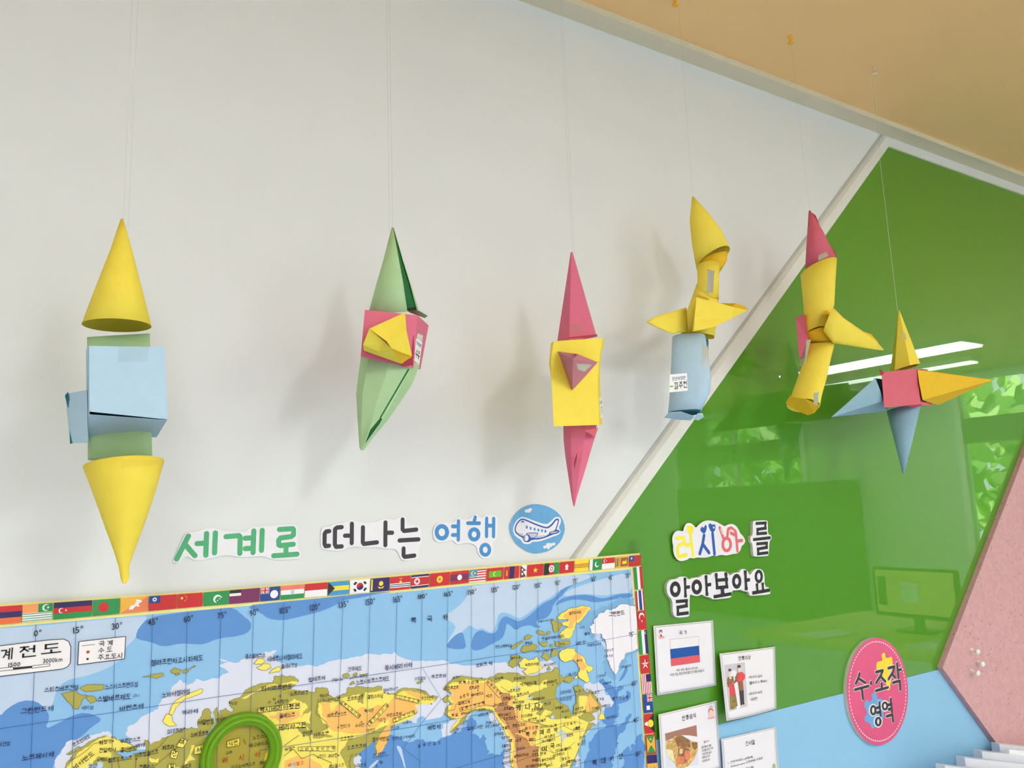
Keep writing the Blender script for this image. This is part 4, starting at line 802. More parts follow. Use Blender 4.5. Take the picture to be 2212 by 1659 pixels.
# ------------------------------------------------------------------ world map poster
DM = .0108
cA = crop(0, 1220, 3.779); cB = crop(440, 1220, 3.779); cC = crop(900, 1180, 3.4635); cI = crop(1080, 1280, 6.9125); cN = crop(940, 1440, 7.575); cE = crop(1140, 1440, 7.577); cS = crop(600, 1420, 6.144); cR = crop(420, 1500, 9.217)
def interp(x, ks):
    if x <= ks[0][0]: (x0, y0), (x1, y1) = ks[0], ks[1]
    elif x >= ks[-1][0]: (x0, y0), (x1, y1) = ks[-2], ks[-1]
    else:
        for (x0, y0), (x1, y1) in zip(ks, ks[1:]):
            if x0 <= x <= x1: break
    return y0 + (y1 - y0) * (x - x0) / (x1 - x0)
K_out = [(0, 1305), (437, 1276.5), (860, 1241), (1382, 1194.4)]; K_ft = [(0, 1309.6), (437, 1279.5), (860, 1244.8), (1382, 1198.8)]; K_fb = [(0, 1348.4), (437, 1309.2), (860, 1274), (1366, 1223)]; K_in = [(0, 1355.7), (437, 1317.5), (860, 1279.7), (1363, 1229.8)]
def mw(p): return W(p[0], p[1], DM)
x_left = -0.16; z_bot = 0.52
pr, pb = W(1383, 1194.4, DM), W(1418, 1659, DM)
xr_b = pr[0] + (pb[0] - pr[0]) * (z_bot - pr[1]) / (pb[1] - pr[1])
top = [mw((x, interp(x, K_out))) for x in (0, 220, 437, 650, 860, 1120, 1382)]
outline = [(x_left, top[0][1] - .001)] + top + [(xr_b, z_bot), (x_left, z_bot)]
mp_ = thing('wall_map', 'large Korean world map poster with a border of flags on the wall', 'map', ((x_left + 1.33) / 2, -DM, z_bot))
sheet_m = mat('map_paper_yellow', (246, 232, 150), .45, .01, 30, coat=.15, coat_rough=.25)
MB().slab(outline, DM - .0012, DM, sheet_m).build('sheet', mp_)
MC = {k: mat('map_' + k, v, .45, .015, 60, coat=.12, coat_rough=.25) for k, v in dict(mid=(143, 193, 236), deep=(92, 145, 212), light=(194, 212, 238), shelf=(222, 224, 242), azure=(126, 178, 224), olive=(178, 168, 72), yellow=(250, 230, 104), orange=(252, 192, 100), brown=(196, 138, 82), ice=(244, 238, 246), lake=(186, 208, 232), grid=(44, 92, 160), black=(30, 28, 34), navy=(20, 36, 96), red=(196, 66, 48), box=(246, 240, 244), coast=(112, 108, 60), brownline=(120, 78, 30)).items()}
L1 = DM + .00015
class Layer:
    n = 0
def nxt():
    Layer.n += 1; return L1 + Layer.n * 2.0e-5
def rough(p, amp, it=3):
    amp *= 1.5
    for _ in range(it):
        q = []
        for i in range(len(p)):
            a = p[i]; b = p[(i + 1) % len(p)]; dx = b[0] - a[0]; dy = b[1] - a[1]; L = math.hypot(dx, dy)
            k = random.uniform(-1, 1) * min(amp, L * .28)
            q.append(a)
            if L > 1.6: q.append(((a[0] + b[0]) / 2 - dy / (L + 1e-6) * k, (a[1] + b[1]) / 2 + dx / (L + 1e-6) * k))
        p = q; amp *= .6
    return p
# inner frame of the sea
inner = [mw((x, interp(x, K_in))) for x in (0, 220, 437, 650, 860, 1120, 1363)]
ir = W(1394.5, 1659, DM); xin_b = inner[-1][0] + (ir[0] - inner[-1][0]) * (z_bot + .04 - inner[-1][1]) / (ir[1] - inner[-1][1])
sea = MB(); sea.poly([(x_left + .04, inner[0][1])] + inner + [(xin_b, z_bot + .04), (x_left + .04, z_bot + .04)], L1, MC['mid'])
def area(mb, cf, pts, k, smooth=1, rg=0, outline=False):
    p = [cf(*q) for q in pts]
    if rg: p = rough(p, rg)
    w = [mw(q) for q in p]; w = chaikin(w, smooth) if smooth else w
    mb.poly(w, nxt(), MC[k])
    if outline: mb.stroke(w + [w[0]], .0007, nxt(), MC['coast'], False)
full = lambda x, y: (x, y)
area(sea, cA, [(-420, 540), (0, 520), (300, 500), (700, 460), (1190, 415), (1200, 440), (1130, 520), (1105, 600), (1020, 680), (1000, 770), (870, 850), (700, 910), (580, 930), (490, 980), (450, 1050), (430, 1150), (380, 1200), (300, 1130), (200, 1110), (60, 1170), (0, 1240), (-420, 1300)], 'light')
area(sea, cA, [(-420, 1300), (0, 1240), (60, 1170), (180, 1105), (300, 1112), (365, 1170), (410, 1240), (365, 1345), (480, 1290), (600, 1225), (690, 1205), (790, 1232), (835, 1268), (740, 1330), (690, 1380), (640, 1420), (520, 1490), (450, 1590), (420, 1700), (-420, 1800)], 'deep')
area(sea, cA, [(420, 1700), (450, 1590), (520, 1490), (640, 1420), (780, 1380), (900, 1370), (950, 1450), (700, 1600), (560, 1750)], 'shelf', 1, 4)
area(sea, cA, [(1030, 1390), (1060, 1310), (1200, 1220), (1290, 1180), (1330, 1090), (1400, 1000), (1480, 940), (1530, 985), (1600, 930), (1700, 945), (1814, 900), (1900, 880), (1900, 1450), (1300, 1500), (1100, 1500)], 'shelf', 1, 3)
area(sea, cA, [(1105, 590), (1130, 515), (1210, 430), (1500, 385), (1814, 355), (1910, 350), (1990, 420), (2052, 470), (2045, 540), (1965, 580), (1785, 600), (1663, 650), (1600, 650), (1480, 640), (1330, 672), (1230, 630), (1130, 610)], 'deep')
area(sea, cB, [(330, 335), (480, 400), (520, 440), (640, 457), (760, 430), (930, 390), (1060, 340), (1130, 290), (1300, 265), (1400, 240), (1560, 222), (1400, 225), (1000, 268), (600, 305)], 'deep')
area(sea, cB, [(-60, 960), (140, 930), (205, 880), (125, 830), (200, 790), (110, 760), (250, 800), (330, 760), (480, 720), (600, 700), (560, 770), (640, 805), (760, 820), (930, 830), (1100, 770), (1300, 740), (1480, 725), (1560, 710), (1600, 750), (1814, 790), (1950, 800), (1950, 1250), (1000, 1250), (-60, 1250)], 'shelf', 1, 3)
area(sea, cC, [(-20, 870), (200, 850), (330, 890), (500, 880), (660, 865), (760, 900), (1000, 850), (1050, 880), (1060, 1020), (600, 1050), (300, 1060), (220, 1250), (130, 1290), (0, 1330), (-200, 1250), (-220, 1000)], 'shelf', 1, 2)
area(sea, cC, [(385, 320), (420, 290), (1020, 235), (1160, 215), (1310, 212), (1280, 250), (1150, 290), (1060, 335), (1000, 385), (920, 425), (830, 505), (760, 545), (700, 505), (615, 490), (590, 600), (560, 650), (520, 630), (490, 610), (440, 625), (400, 585), (340, 640), (205, 752), (265, 660), (300, 590), (190, 530), (300, 462), (370, 390)], 'light')
area(sea, cC, [(1075, 378), (1150, 320), (1300, 270), (1610, 185), (1615, 345), (1500, 352), (1400, 372), (1250, 352)], 'light')
area(sea, cC, [(212, 757), (250, 700), (300, 655), (345, 640), (360, 700), (372, 765), (300, 772)], 'deep')
area(sea, cC, [(400, 772), (425, 660), (480, 622), (540, 655), (600, 645), (618, 560), (660, 518), (720, 545), (760, 565), (830, 532), (930, 435), (1040, 382), (1090, 312), (1200, 280), (1320, 228), (1250, 262), (1165, 292), (1115, 332), (1095, 362), (1025, 425), (1005, 500), (960, 545), (890, 552), (905, 600), (945, 600), (890, 612), (850, 588), (780, 602), (742, 632), (700, 592), (672, 572), (662, 640), (640, 692), (560, 732), (470, 782)], 'deep')
area(sea, cC, [(1030, 450), (1070, 395), (1160, 370), (1280, 360), (1380, 392), (1440, 382), (1500, 360), (1612, 350), (1616, 382), (1500, 392), (1400, 412), (1330, 422), (1230, 397), (1140, 402), (1060, 432)], 'deep')
area(sea, cI, [(1240, 380), (1300, 300), (1420, 270), (1600, 210), (1660, 150), (1900, 80), (2010, 90), (2020, 200), (1700, 400), (1500, 700), (1380, 700), (1150, 480)], 'azure', 1, 5)
area(sea, cI, [(1520, 1050), (1700, 900), (2070, 830), (2075, 880), (1880, 980), (1760, 1180), (1720, 1300), (1640, 1280), (1560, 1180)], 'azure', 1, 5)
area(sea, cI, [(1400, 610), (1500, 620), (1600, 760), (1640, 900), (1570, 860), (1480, 740)], 'light', 1, 4)
area(sea, cE, [(880, 1700), (960, 1500), (1000, 1270), (1080, 1120), (1150, 1050), (1230, 1020), (1280, 960), (1230, 920), (1210, 850), (1250, 740), (1330, 660), (1400, 580), (1350, 480), (1260, 400), (1240, 310), (1180, 200), (1235, 190), (1300, 260), (1400, 320), (1450, 380), (1560, 320), (1480, 480), (1380, 600), (1500, 640), (1480, 740), (1440, 840), (1420, 960), (1560, 920), (1640, 800), (1690, 770), (1660, 900), (1600, 1000), (1480, 1130), (1490, 1260), (1440, 1400), (1380, 1500), (1340, 1700)], 'deep', 1, 4)
area(sea, cE, [(1380, 540), (1500, 540), (1600, 500), (1620, 440), (1600, 400), (1650, 395), (1690, 450), (1670, 540), (1600, 580), (1520, 600), (1430, 640)], 'deep')
area(sea, cE, [(1480, 250), (1520, 180), (1570, 80), (1600, 10), (1640, 20), (1610, 120), (1540, 220)], 'deep')
area(sea, cE, [(1500, 1700), (1560, 1500), (1600, 1340), (1640, 1300), (1660, 1390), (1700, 1270), (1760, 1280), (1770, 1190), (1870, 1100), (1900, 1400), (1920, 1900), (1500, 1900)], 'deep', 1, 4)
area(sea, cE, [(780, 1660), (860, 1500), (800, 1400), (850, 1200), (950, 1100), (1050, 1020), (1150, 900), (1240, 760), (1150, 660), (1220, 740), (1330, 650), (1400, 575), (1340, 480), (1250, 400), (1230, 310), (1160, 260), (1040, 300), (980, 240), (920, 300), (900, 600), (700, 1000)], 'shelf', 1, 5)
area(sea, cN, [(-420, 1180), (0, 1240), (150, 1150), (330, 1080), (440, 1000), (530, 880), (600, 830), (670, 910), (610, 1100), (720, 1180), (780, 1110), (840, 1180), (850, 1360), (890, 1380), (850, 1430), (960, 1440), (1120, 1380), (1150, 1500), (1150, 1800), (-1600, 1800), (-1600, 1400), (-900, 1100)], 'deep', 1, 6)
area(sea, cN, [(1130, 1460), (1145, 1340), (1060, 1000), (900, 900), (880, 760), (960, 740), (1300, 1100), (1300, 1700), (1200, 1800)], 'shelf', 1, 5)
area(sea, cN, [(130, 940), (240, 880), (400, 840), (620, 720), (560, 820), (440, 990), (330, 1070), (200, 1120), (-60, 1230), (-60, 1190), (120, 1120)], 'shelf', 1, 3)
area(sea, cS, [(820, 1290), (900, 1190), (1010, 1080), (1180, 1020), (1260, 990), (1300, 1060), (1290, 1180), (1150, 1200), (1050, 1230), (1110, 1400), (1100, 1500), (900, 1500)], 'shelf', 1, 4)
area(sea, cS, [(1060, 1090), (1180, 1040), (1290, 1080), (1280, 1220), (1340, 1340), (1450, 1200), (1520, 1130), (1600, 1120), (1640, 1160), (1760, 1180), (2000, 1150), (2212, 1090), (2212, 1900), (1000, 1900), (1110, 1400), (1080, 1230), (950, 1210)], 'deep', 1, 5)
area(sea, cS, [(1690, 820), (1760, 880), (1900, 780), (1960, 790), (1960, 880), (2180, 980), (2170, 1070), (1950, 1120), (1800, 1110), (1660, 1110), (1560, 960), (1610, 880)], 'mid', 1, 4)
area(sea, cS, [(1560, 1160), (1640, 1190), (1660, 1300), (1700, 1470), (1680, 1470), (1640, 1330)], 'light'); area(sea, cS, [(1190, 1469), (1300, 1370), (1350, 1350), (1260, 1469)], 'light')
sea.build('sea_print', mp_)
land = MB()
eur = [cA(*p) for p in [(530, 1800), (530, 1659), (560, 1600), (620, 1520), (680, 1480), (740, 1440), (800, 1410), (860, 1395), (920, 1400), (950, 1430), (1010, 1440), (1080, 1470), (1120, 1490), (1110, 1510), (1040, 1530), (980, 1520), (950, 1540), (1000, 1570), (1010, 1600), (1060, 1560), (1090, 1540), (1180, 1540), (1190, 1480), (1180, 1430), (1210, 1430), (1225, 1470), (1260, 1470), (1330, 1410), (1420, 1380), (1500, 1340), (1560, 1325), (1610, 1335), (1640, 1360), (1610, 1290), (1640, 1240), (1660, 1190), (1700, 1175), (1725, 1200), (1720, 1240), (1740, 1330), (1735, 1260), (1750, 1190), (1770, 1160), (1790, 1215)]] + [cB(*p) for p in [(150, 1230), (130, 1190), (180, 1170), (230, 1210), (250, 1180), (205, 1130), (210, 1110), (300, 1080), (340, 1020), (400, 990), (450, 975), (560, 960), (570, 910), (640, 895), (660, 910), (740, 910), (775, 950), (720, 1000), (670, 1050), (720, 1040), (840, 1030), (920, 1040), (920, 1000), (1010, 1010), (1020, 1060), (1050, 1090), (1100, 1070), (1170, 1040), (1180, 1000), (1250, 990), (1320, 1000), (1390, 1000), (1450, 990), (1470, 1040), (1560, 1050), (1630, 1005), (1720, 1010), (1814, 1050)]] + [cC(*p) for p in [(0, 1070), (60, 1080), (90, 1120), (160, 1125), (130, 1160), (110, 1185), (60, 1160)]] + [cS(*p) for p in [(1870, 620), (1800, 640), (1860, 720), (1830, 750), (1700, 810), (1600, 870), (1540, 900), (1480, 940), (1470, 1000), (1470, 1080), (1440, 1150), (1390, 1220), (1310, 1330), (1290, 1180), (1310, 1080), (1390, 970), (1470, 880), (1520, 790), (1480, 790), (1460, 830), (1410, 850), (1310, 900), (1230, 980), (1170, 1015), (1000, 1050), (940, 1110), (880, 1200), (810, 1285), (830, 1310), (880, 1325), (930, 1290), (945, 1330), (940, 1500), (900, 1800)]]
area(land, full, eur, 'olive', 0, 1.6, True)
area(land, full, [(140, 1740), (146, 1660), (165, 1640), (196, 1660), (230, 1650), (290, 1636), (318, 1618), (330, 1604), (350, 1600), (376, 1586), (400, 1578), (420, 1572), (436, 1582), (446, 1562), (452, 1546), (462, 1560), (470, 1590), (484, 1548), (500, 1542), (510, 1524), (530, 1500), (580, 1486), (640, 1490), (690, 1502), (760, 1516), (840, 1506), (850, 1560), (760, 1640), (735, 1740)], 'olive', 0, 1.4)
area(land, cA, [(540, 1800), (545, 1650), (640, 1530), (760, 1450), (860, 1405), (930, 1420), (1000, 1450), (1090, 1480), (1030, 1520), (930, 1515), (900, 1600), (800, 1560), (760, 1620), (700, 1800)], 'yellow', 0, 2)
area(land, cA, [(780, 1625), (830, 1600), (840, 1640), (790, 1690), (720, 1680), (720, 1620)], 'lake', 1, 1)
for pl in ([(1220, 1570), (1270, 1590), (1300, 1560), (1290, 1620), (1230, 1610)], [(1560, 1470), (1590, 1480), (1560, 1560), (1600, 1590), (1540, 1600), (1520, 1659), (1500, 1640), (1540, 1560)], [(1380, 1700), (1420, 1640), (1500, 1660), (1450, 1740)]): area(land, cA, pl, 'yellow', 0, 1.5)
area(land, cB, [(310, 1090), (460, 1010), (560, 975), (680, 960), (770, 945), (740, 975), (620, 985), (470, 1020), (330, 1095)], 'yellow', 0, 1.5)
area(land, cB, [(470, 1200), (640, 1180), (740, 1090), (830, 1130), (850, 1160), (790, 1250), (880, 1190), (870, 1290), (800, 1290), (870, 1350), (930, 1420), (1000, 1410), (1100, 1390), (1190, 1400), (1110, 1540), (1170, 1659), (1150, 1800), (480, 1800), (500, 1659), (500, 1560), (560, 1420), (560, 1300)], 'yellow', 0, 2)
area(land, cB, [(760, 1330), (830, 1310), (860, 1350), (1000, 1330), (1040, 1350), (990, 1400), (900, 1420), (890, 1380), (820, 1400), (790, 1370)], 'olive', 0, 2)
area(land, cS, [(540, 600), (640, 580), (770, 600), (920, 520), (990, 500), (1100, 490), (1060, 600), (1140, 620), (1160, 460), (1390, 422), (1400, 480), (1450, 490), (1560, 510), (1660, 440), (1900, 500), (2090, 560), (2020, 620), (1840, 640), (1800, 800), (1500, 900), (1200, 1000), (900, 1090), (550, 1000), (700, 910), (600, 880), (540, 740)], 'yellow', 0, 2)
area(land, cS, [(570, 600), (690, 590), (720, 720), (760, 650), (830, 600), (1020, 720), (1160, 660), (1180, 780), (1300, 640), (1450, 610), (1560, 530), (1690, 510), (1880, 570), (1810, 640), (1850, 720), (1540, 880), (1490, 930), (1460, 1080), (1440, 1140), (1310, 1310), (1300, 1180), (1320, 1080), (1400, 970), (1480, 880), (1500, 800), (1400, 840), (1180, 1000), (950, 1010), (720, 970), (650, 880), (580, 760)], 'orange', 0, 2.2)
area(land, cS, [(1680, 440), (1850, 460), (1990, 510), (1920, 540), (1760, 500)], 'orange', 0, 1.5)
area(land, cB, [(530, 1240), (600, 1205), (780, 1185), (790, 1230), (650, 1295), (600, 1260)], 'orange', 0, 2); area(land, cB, [(640, 1800), (660, 1600), (760, 1560), (860, 1580), (960, 1640), (1000, 1800)], 'orange', 0, 2)
area(land, cB, [(700, 1659), (745, 1600), (750, 1610), (730, 1659), (720, 1690)], 'lake', 0, 1)
area(land, cB, [(60, 1340), (85, 1300), (75, 1250), (60, 1200), (70, 1190), (95, 1290), (80, 1350), (40, 1400), (0, 1410), (10, 1390)], 'lake', 0, 1)
isl = [(cA, [(650, 1005), (690, 985), (770, 975), (850, 980), (850, 1010), (780, 1030), (700, 1035)], 'olive'), (cA, [(500, 1050), (560, 1040), (620, 1020), (650, 1060), (720, 1070), (680, 1090), (660, 1140), (640, 1180), (600, 1175), (570, 1130), (540, 1100)], 'olive'), (cA, [(700, 1070), (760, 1070), (790, 1105), (740, 1130), (715, 1105)], 'olive'), (cA, [(1160, 915), (1240, 895), (1330, 885), (1330, 910), (1280, 930), (1240, 915)], 'olive'), (cA, [(1390, 870), (1430, 840), (1475, 855), (1460, 885), (1410, 885)], 'olive'), (cA, [(1490, 860), (1530, 850), (1535, 875), (1490, 880)], 'olive'), (cA, [(1545, 845), (1590, 820), (1595, 830), (1555, 852)], 'olive'), (cA, [(1430, 890), (1470, 890), (1440, 905)], 'olive'), (cA, [(1655, 1015), (1650, 1040), (1560, 1080), (1490, 1110), (1430, 1170), (1400, 1230), (1380, 1215), (1400, 1150), (1450, 1095), (1540, 1050), (1630, 1015)], 'yellow'), (cA, [(1360, 1215), (1400, 1230), (1410, 1280), (1440, 1310), (1390, 1320), (1340, 1295), (1325, 1275)], 'yellow'), (cA, [(540, 1545), (640, 1480), (660, 1490), (570, 1550)], 'olive'), (cB, [(405, 805), (440, 770), (480, 765), (500, 790), (470, 810), (430, 812)], 'yellow'), (cB, [(430, 835), (480, 810), (540, 810), (550, 840), (510, 860), (460, 855)], 'yellow'), (cB, [(530, 890), (560, 850), (600, 830), (635, 850), (610, 875), (560, 880)], 'yellow'), (cB, [(1130, 900), (1170, 880), (1190, 900), (1170, 925), (1140, 920)], 'olive'), (cB, [(1220, 890), (1250, 880), (1250, 905), (1225, 910)], 'olive'), (cB, [(1270, 895), (1340, 885), (1330, 900), (1280, 908)], 'olive'), (cB, [(1185, 980), (1210, 950), (1235, 970), (1200, 980)], 'olive'), (cS, [(1840, 330), (1900, 300), (1930, 315), (1890, 340), (1850, 350)], 'olive'), (cS, [(960, 1469), (955, 1350), (985, 1280), (1000, 1330), (1010, 1420), (1030, 1500), (980, 1560)], 'olive'),
    (cI, [(845, 360), (870, 350), (920, 300), (1020, 240), (1100, 225), (1190, 195), (1300, 210), (1360, 235), (1300, 290), (1240, 370), (1180, 440), (1130, 460), (1110, 540), (1080, 580), (1070, 650), (1010, 690), (900, 690), (870, 670), (900, 600), (940, 560), (1010, 510), (940, 500), (920, 440), (1000, 430), (1030, 390), (900, 410), (850, 400)], 'yellow'), (cI, [(755, 450), (780, 390), (830, 430), (880, 440), (920, 500), (870, 570), (820, 600), (790, 570), (780, 500)], 'olive'), (cI, [(540, 590), (570, 560), (640, 580), (680, 640), (600, 630)], 'olive'), (cI, [(690, 590), (720, 570), (750, 600), (710, 630)], 'olive'), (cI, [(370, 650), (430, 630), (480, 640), (430, 690), (370, 710)], 'olive'), (cI, [(150, 835), (220, 770), (320, 715), (330, 750), (250, 810), (190, 840)], 'olive'), (cI, [(300, 860), (340, 790), (420, 800), (480, 750), (550, 800), (520, 850), (420, 870), (370, 900)], 'olive'), (cI, [(570, 740), (640, 750), (690, 720), (690, 800), (640, 810)], 'olive'), (cI, [(730, 790), (770, 765), (780, 810), (740, 815)], 'olive'), (cI, [(800, 710), (850, 740), (1030, 715), (1040, 770), (900, 810), (820, 800)], 'olive'), (cI, [(115, 1080), (160, 1000), (140, 940), (230, 925), (330, 970), (260, 1030), (240, 1090), (180, 1125)], 'olive'), (cI, [(270, 1050), (370, 970), (420, 1010), (500, 990), (540, 950), (580, 1010), (600, 1090), (640, 1120), (560, 1180), (440, 1210), (390, 1225), (320, 1170), (400, 1130), (290, 1120)], 'yellow'), (cI, [(610, 960), (650, 890), (710, 900), (740, 980), (690, 1025), (650, 980)], 'olive'), (cI, [(750, 960), (770, 850), (850, 860), (860, 920), (780, 960)], 'olive'), (cI, [(875, 900), (920, 850), (1000, 830), (1100, 830), (1110, 880), (1200, 930), (1260, 980), (1270, 1050), (1310, 1090), (1370, 1100), (1380, 1150), (1320, 1190), (1280, 1150), (1290, 1200), (1330, 1290), (1300, 1345), (1200, 1290), (1150, 1220), (1180, 1170), (1160, 1080), (1080, 1000), (960, 1040), (890, 990)], 'yellow'), (cI, [(1100, 1260), (1140, 1225), (1160, 1250), (1120, 1290)], 'yellow'), (cI, [(690, 1140), (730, 1100), (750, 1150), (710, 1160)], 'olive'), (cE, [(1140, 860), (1190, 700), (1205, 690), (1200, 760), (1240, 790), (1260, 860), (1220, 860)], 'yellow'), (cE, [(590, 260), (600, 200), (680, 210), (680, 250)], 'olive')]
for cf, p, k in isl: area(land, cf, p, k, 0, 1.0, True)
area(land, cI, [(960, 330), (1090, 240), (1200, 230), (1300, 230), (1200, 370), (1090, 460), (1060, 540), (1000, 520), (1040, 430), (940, 360)], 'orange', 0, 1); area(land, cI, [(1070, 980), (1130, 900), (1200, 940), (1250, 1050), (1290, 1100), (1240, 1160), (1180, 1130), (1130, 1020)], 'orange', 0, 1)
area(land, cI, [(1320, 515), (1400, 460), (1400, 390), (1480, 310), (1560, 270), (1640, 265), (1760, 190), (1900, 180), (2010, 200), (2045, 830), (1960, 880), (1870, 900), (1840, 990), (1770, 1080), (1740, 1190), (1720, 1215), (1660, 1160), (1630, 1080), (1590, 990), (1590, 900), (1560, 700), (1500, 610), (1380, 610), (1350, 560)], 'ice', 0, 1.5)
nam = [cC(*p) for p in [(205, 1050), (240, 1010), (300, 975), (330, 965), (450, 985), (520, 990), (575, 975), (600, 950), (680, 945), (760, 950), (800, 970), (880, 970), (950, 950), (1000, 940), (1030, 900), (1060, 920), (1060, 960), (1100, 990), (1140, 970), (1170, 990), (1130, 1020), (1090, 1000), (1050, 1040), (1040, 1080), (1030, 1110), (1050, 1150), (1090, 1180), (1130, 1200), (1150, 1260), (1170, 1250), (1170, 1200), (1190, 1170), (1180, 1100), (1170, 1050), (1220, 1040), (1250, 1080), (1280, 1110), (1290, 1070), (1330, 1120), (1370, 1180), (1380, 1210), (1350, 1230), (1290, 1250), (1330, 1290), (1280, 1320), (1330, 1330), (1300, 1360), (1260, 1400), (1230, 1440), (1210, 1480), (1200, 1540), (1170, 1600), (1150, 1659), (1140, 1800), (780, 1800), (720, 1659), (715, 1620), (700, 1560), (700, 1500), (705, 1450), (690, 1400), (660, 1370), (620, 1310), (590, 1260), (560, 1235), (500, 1225), (430, 1225), (400, 1240), (370, 1270), (330, 1320), (270, 1380), (240, 1395), (300, 1330), (310, 1290), (250, 1290), (205, 1250), (210, 1220), (240, 1190), (250, 1160), (210, 1170), (185, 1140), (240, 1110), (250, 1090), (200, 1070)]]
area(land, full, nam, 'olive', 0, 1.4, True)
area(land, cN, [(215, 300), (330, 250), (480, 210), (640, 230), (830, 210), (1000, 260), (1080, 200), (1250, 260), (1380, 240), (1500, 320), (1700, 300), (1818, 200), (1818, 340), (1700, 380), (1560, 430), (1500, 520), (1700, 560), (1750, 600), (1640, 760), (1750, 800), (1900, 860), (2300, 800), (2500, 900), (2350, 1300), (2200, 1600), (2150, 1900), (1300, 1900), (1240, 1600), (1230, 1300), (1130, 1050), (1000, 850), (930, 700), (700, 690), (560, 700), (400, 860), (240, 1060), (360, 870), (200, 800), (200, 640), (290, 600), (200, 520), (290, 450)], 'yellow', 0, 1.6)
area(land, cN, [(180, 340), (370, 300), (500, 260), (700, 250), (830, 260), (1000, 400), (1200, 430), (1270, 520), (1250, 640), (1330, 700), (1420, 800), (1400, 900), (1620, 900), (1700, 1000), (1600, 1200), (1650, 1500), (1640, 1900), (1320, 1900), (1250, 1560), (1270, 1250), (1180, 1060), (1050, 860), (950, 670), (800, 650), (600, 650), (450, 820), (260, 840), (210, 720), (290, 600), (230, 520), (300, 460)], 'orange', 0, 1.6)
area(land, cN, [(380, 330), (560, 280), (820, 270), (800, 350), (480, 370)], 'brown', 0, 1.2) if False else None
area(land, cN, [(1060, 410), (1190, 430), (1230, 540), (1170, 620), (1260, 660), (1310, 860), (1350, 900), (1380, 1010), (1300, 1100), (1480, 1160), (1560, 1300), (1690, 1300), (1680, 1600), (1640, 1900), (1470, 1900), (1330, 1600), (1300, 1200), (1230, 1060), (1130, 880), (1020, 790), (960, 680), (1080, 560)], 'brown', 0, 1.5)
area(land, cE, [(960, 540), (1000, 430), (1080, 540), (1140, 620), (1120, 680), (1000, 740), (930, 730), (930, 640)], 'orange', 0, 1); area(land, cE, [(820, 480), (970, 480), (930, 640), (900, 760), (780, 820), (820, 640)], 'yellow', 0, 1); area(land, cE, [(270, 700), (330, 720), (390, 740), (300, 800), (200, 820)], 'yellow', 0, 1)
for pl in ([(450, 1090), (540, 1020), (590, 1060), (520, 1110)], [(530, 1160), (560, 1110), (600, 1090), (670, 1100), (650, 1150), (590, 1140), (560, 1240), (540, 1230)], [(360, 830), (400, 780), (430, 830), (400, 870)]): area(land, cE, pl, 'lake', 0, .8)
for pl in ([(1450, 550), (1500, 500), (1600, 470), (1560, 520)], [(1250, 350), (1320, 310), (1380, 330), (1330, 370)], [(190, 450), (280, 440), (300, 460), (230, 480)]): area(land, cN, pl, 'lake', 0, .8)
land.build('land_print', mp_)
# grid, coast roads, borders
gr = MB(); gd = nxt()
def gl(pts, k='grid', w=.0007, cf=full): gr.stroke([mw(cf(*p)) for p in pts], w, gd, MC[k], False)
mer = [(77.5, 66), (164, 155), (249, 241), (329, 319), (404, 397), (477, 467), (547, 537), (613, 600), (679, 668), (740, 727), (798.6, 789), (857, 848), (911, 905), (966, 963.5), (1017, 1018), (1066, 1067), (1113.7, 1116), (1160, 1166), (1202, 1212), (1240, 1253), (1280, 1294), (1317, 1333), (1354.5, 1376)]
for a, b in mer:
    y0 = interp(a, K_in); gl([(a, y0), (b, 1659), (b + (b - a) * .6, 1900)])
gl([(-100, 1588), (0, 1573), (238, 1539), (480, 1503), (668, 1476.7), (908, 1442), (1073, 1417), (1218, 1398), (1373.5, 1369)]); gl([(560, 1620), (760, 1590), (906, 1567), (1050, 1540), (1219, 1505), (1300, 1490), (1377, 1475)]); gl([(640, 1720), (906, 1680), (1140, 1614), (1219, 1584), (1320, 1568), (1384, 1554)]); gl([(1140, 1672), (1290, 1640), (1388, 1626)])
for seg in ([(1910, 135), (2150, 530), (2150, 570), (1880, 900), (1660, 1200), (1900, 1390)],): gl(seg, 'grid', .0006, cS)
for seg in ([(80, 1170), (200, 1080), (280, 1030)], [(70, 1310), (200, 1210), (310, 1340), (460, 1280), (560, 1330), (700, 1390), (720, 1469)], [(400, 1000), (430, 1110)], [(520, 620), (500, 740), (640, 860), (650, 960)]): gl(seg, 'brownline', .0008, cS)
for seg in ([(1060, 320), (1200, 420), (1210, 470)], [(200, 720), (310, 700), (320, 620), (420, 570), (610, 500)], [(800, 210), (790, 620), (930, 640), (1090, 900), (1200, 930)], [(1410, 600), (1400, 860), (1490, 890), (1640, 920), (1818, 960)], [(1300, 1150), (1400, 1160), (1520, 1210), (1620, 1210), (1818, 1140)], [(1340, 900), (1480, 900), (1470, 1000), (1320, 1080)], [(1230, 1500), (1300, 1560), (1500, 1480), (1700, 1440)], [(1100, 1580), (1500, 1740)]): gl(seg, 'brownline', .0007, cN)
for seg in ([(40, 900), (160, 920), (240, 960), (380, 980), (560, 920), (760, 890), (880, 930)], [(410, 560), (415, 680), (330, 760), (270, 850)], [(470, 1010), (580, 960), (700, 1030), (820, 1030), (900, 1000)], [(990, 590), (1010, 720), (960, 770)], [(110, 1190), (110, 1310), (200, 1330), (420, 1410), (640, 1330), (760, 1230)], [(300, 1290), (400, 1400)], [(370, 1440), (370, 1600)], [(520, 1380), (520, 1560)], [(640, 1360), (650, 1560)]): gl(seg, 'brownline', .0006, cE)
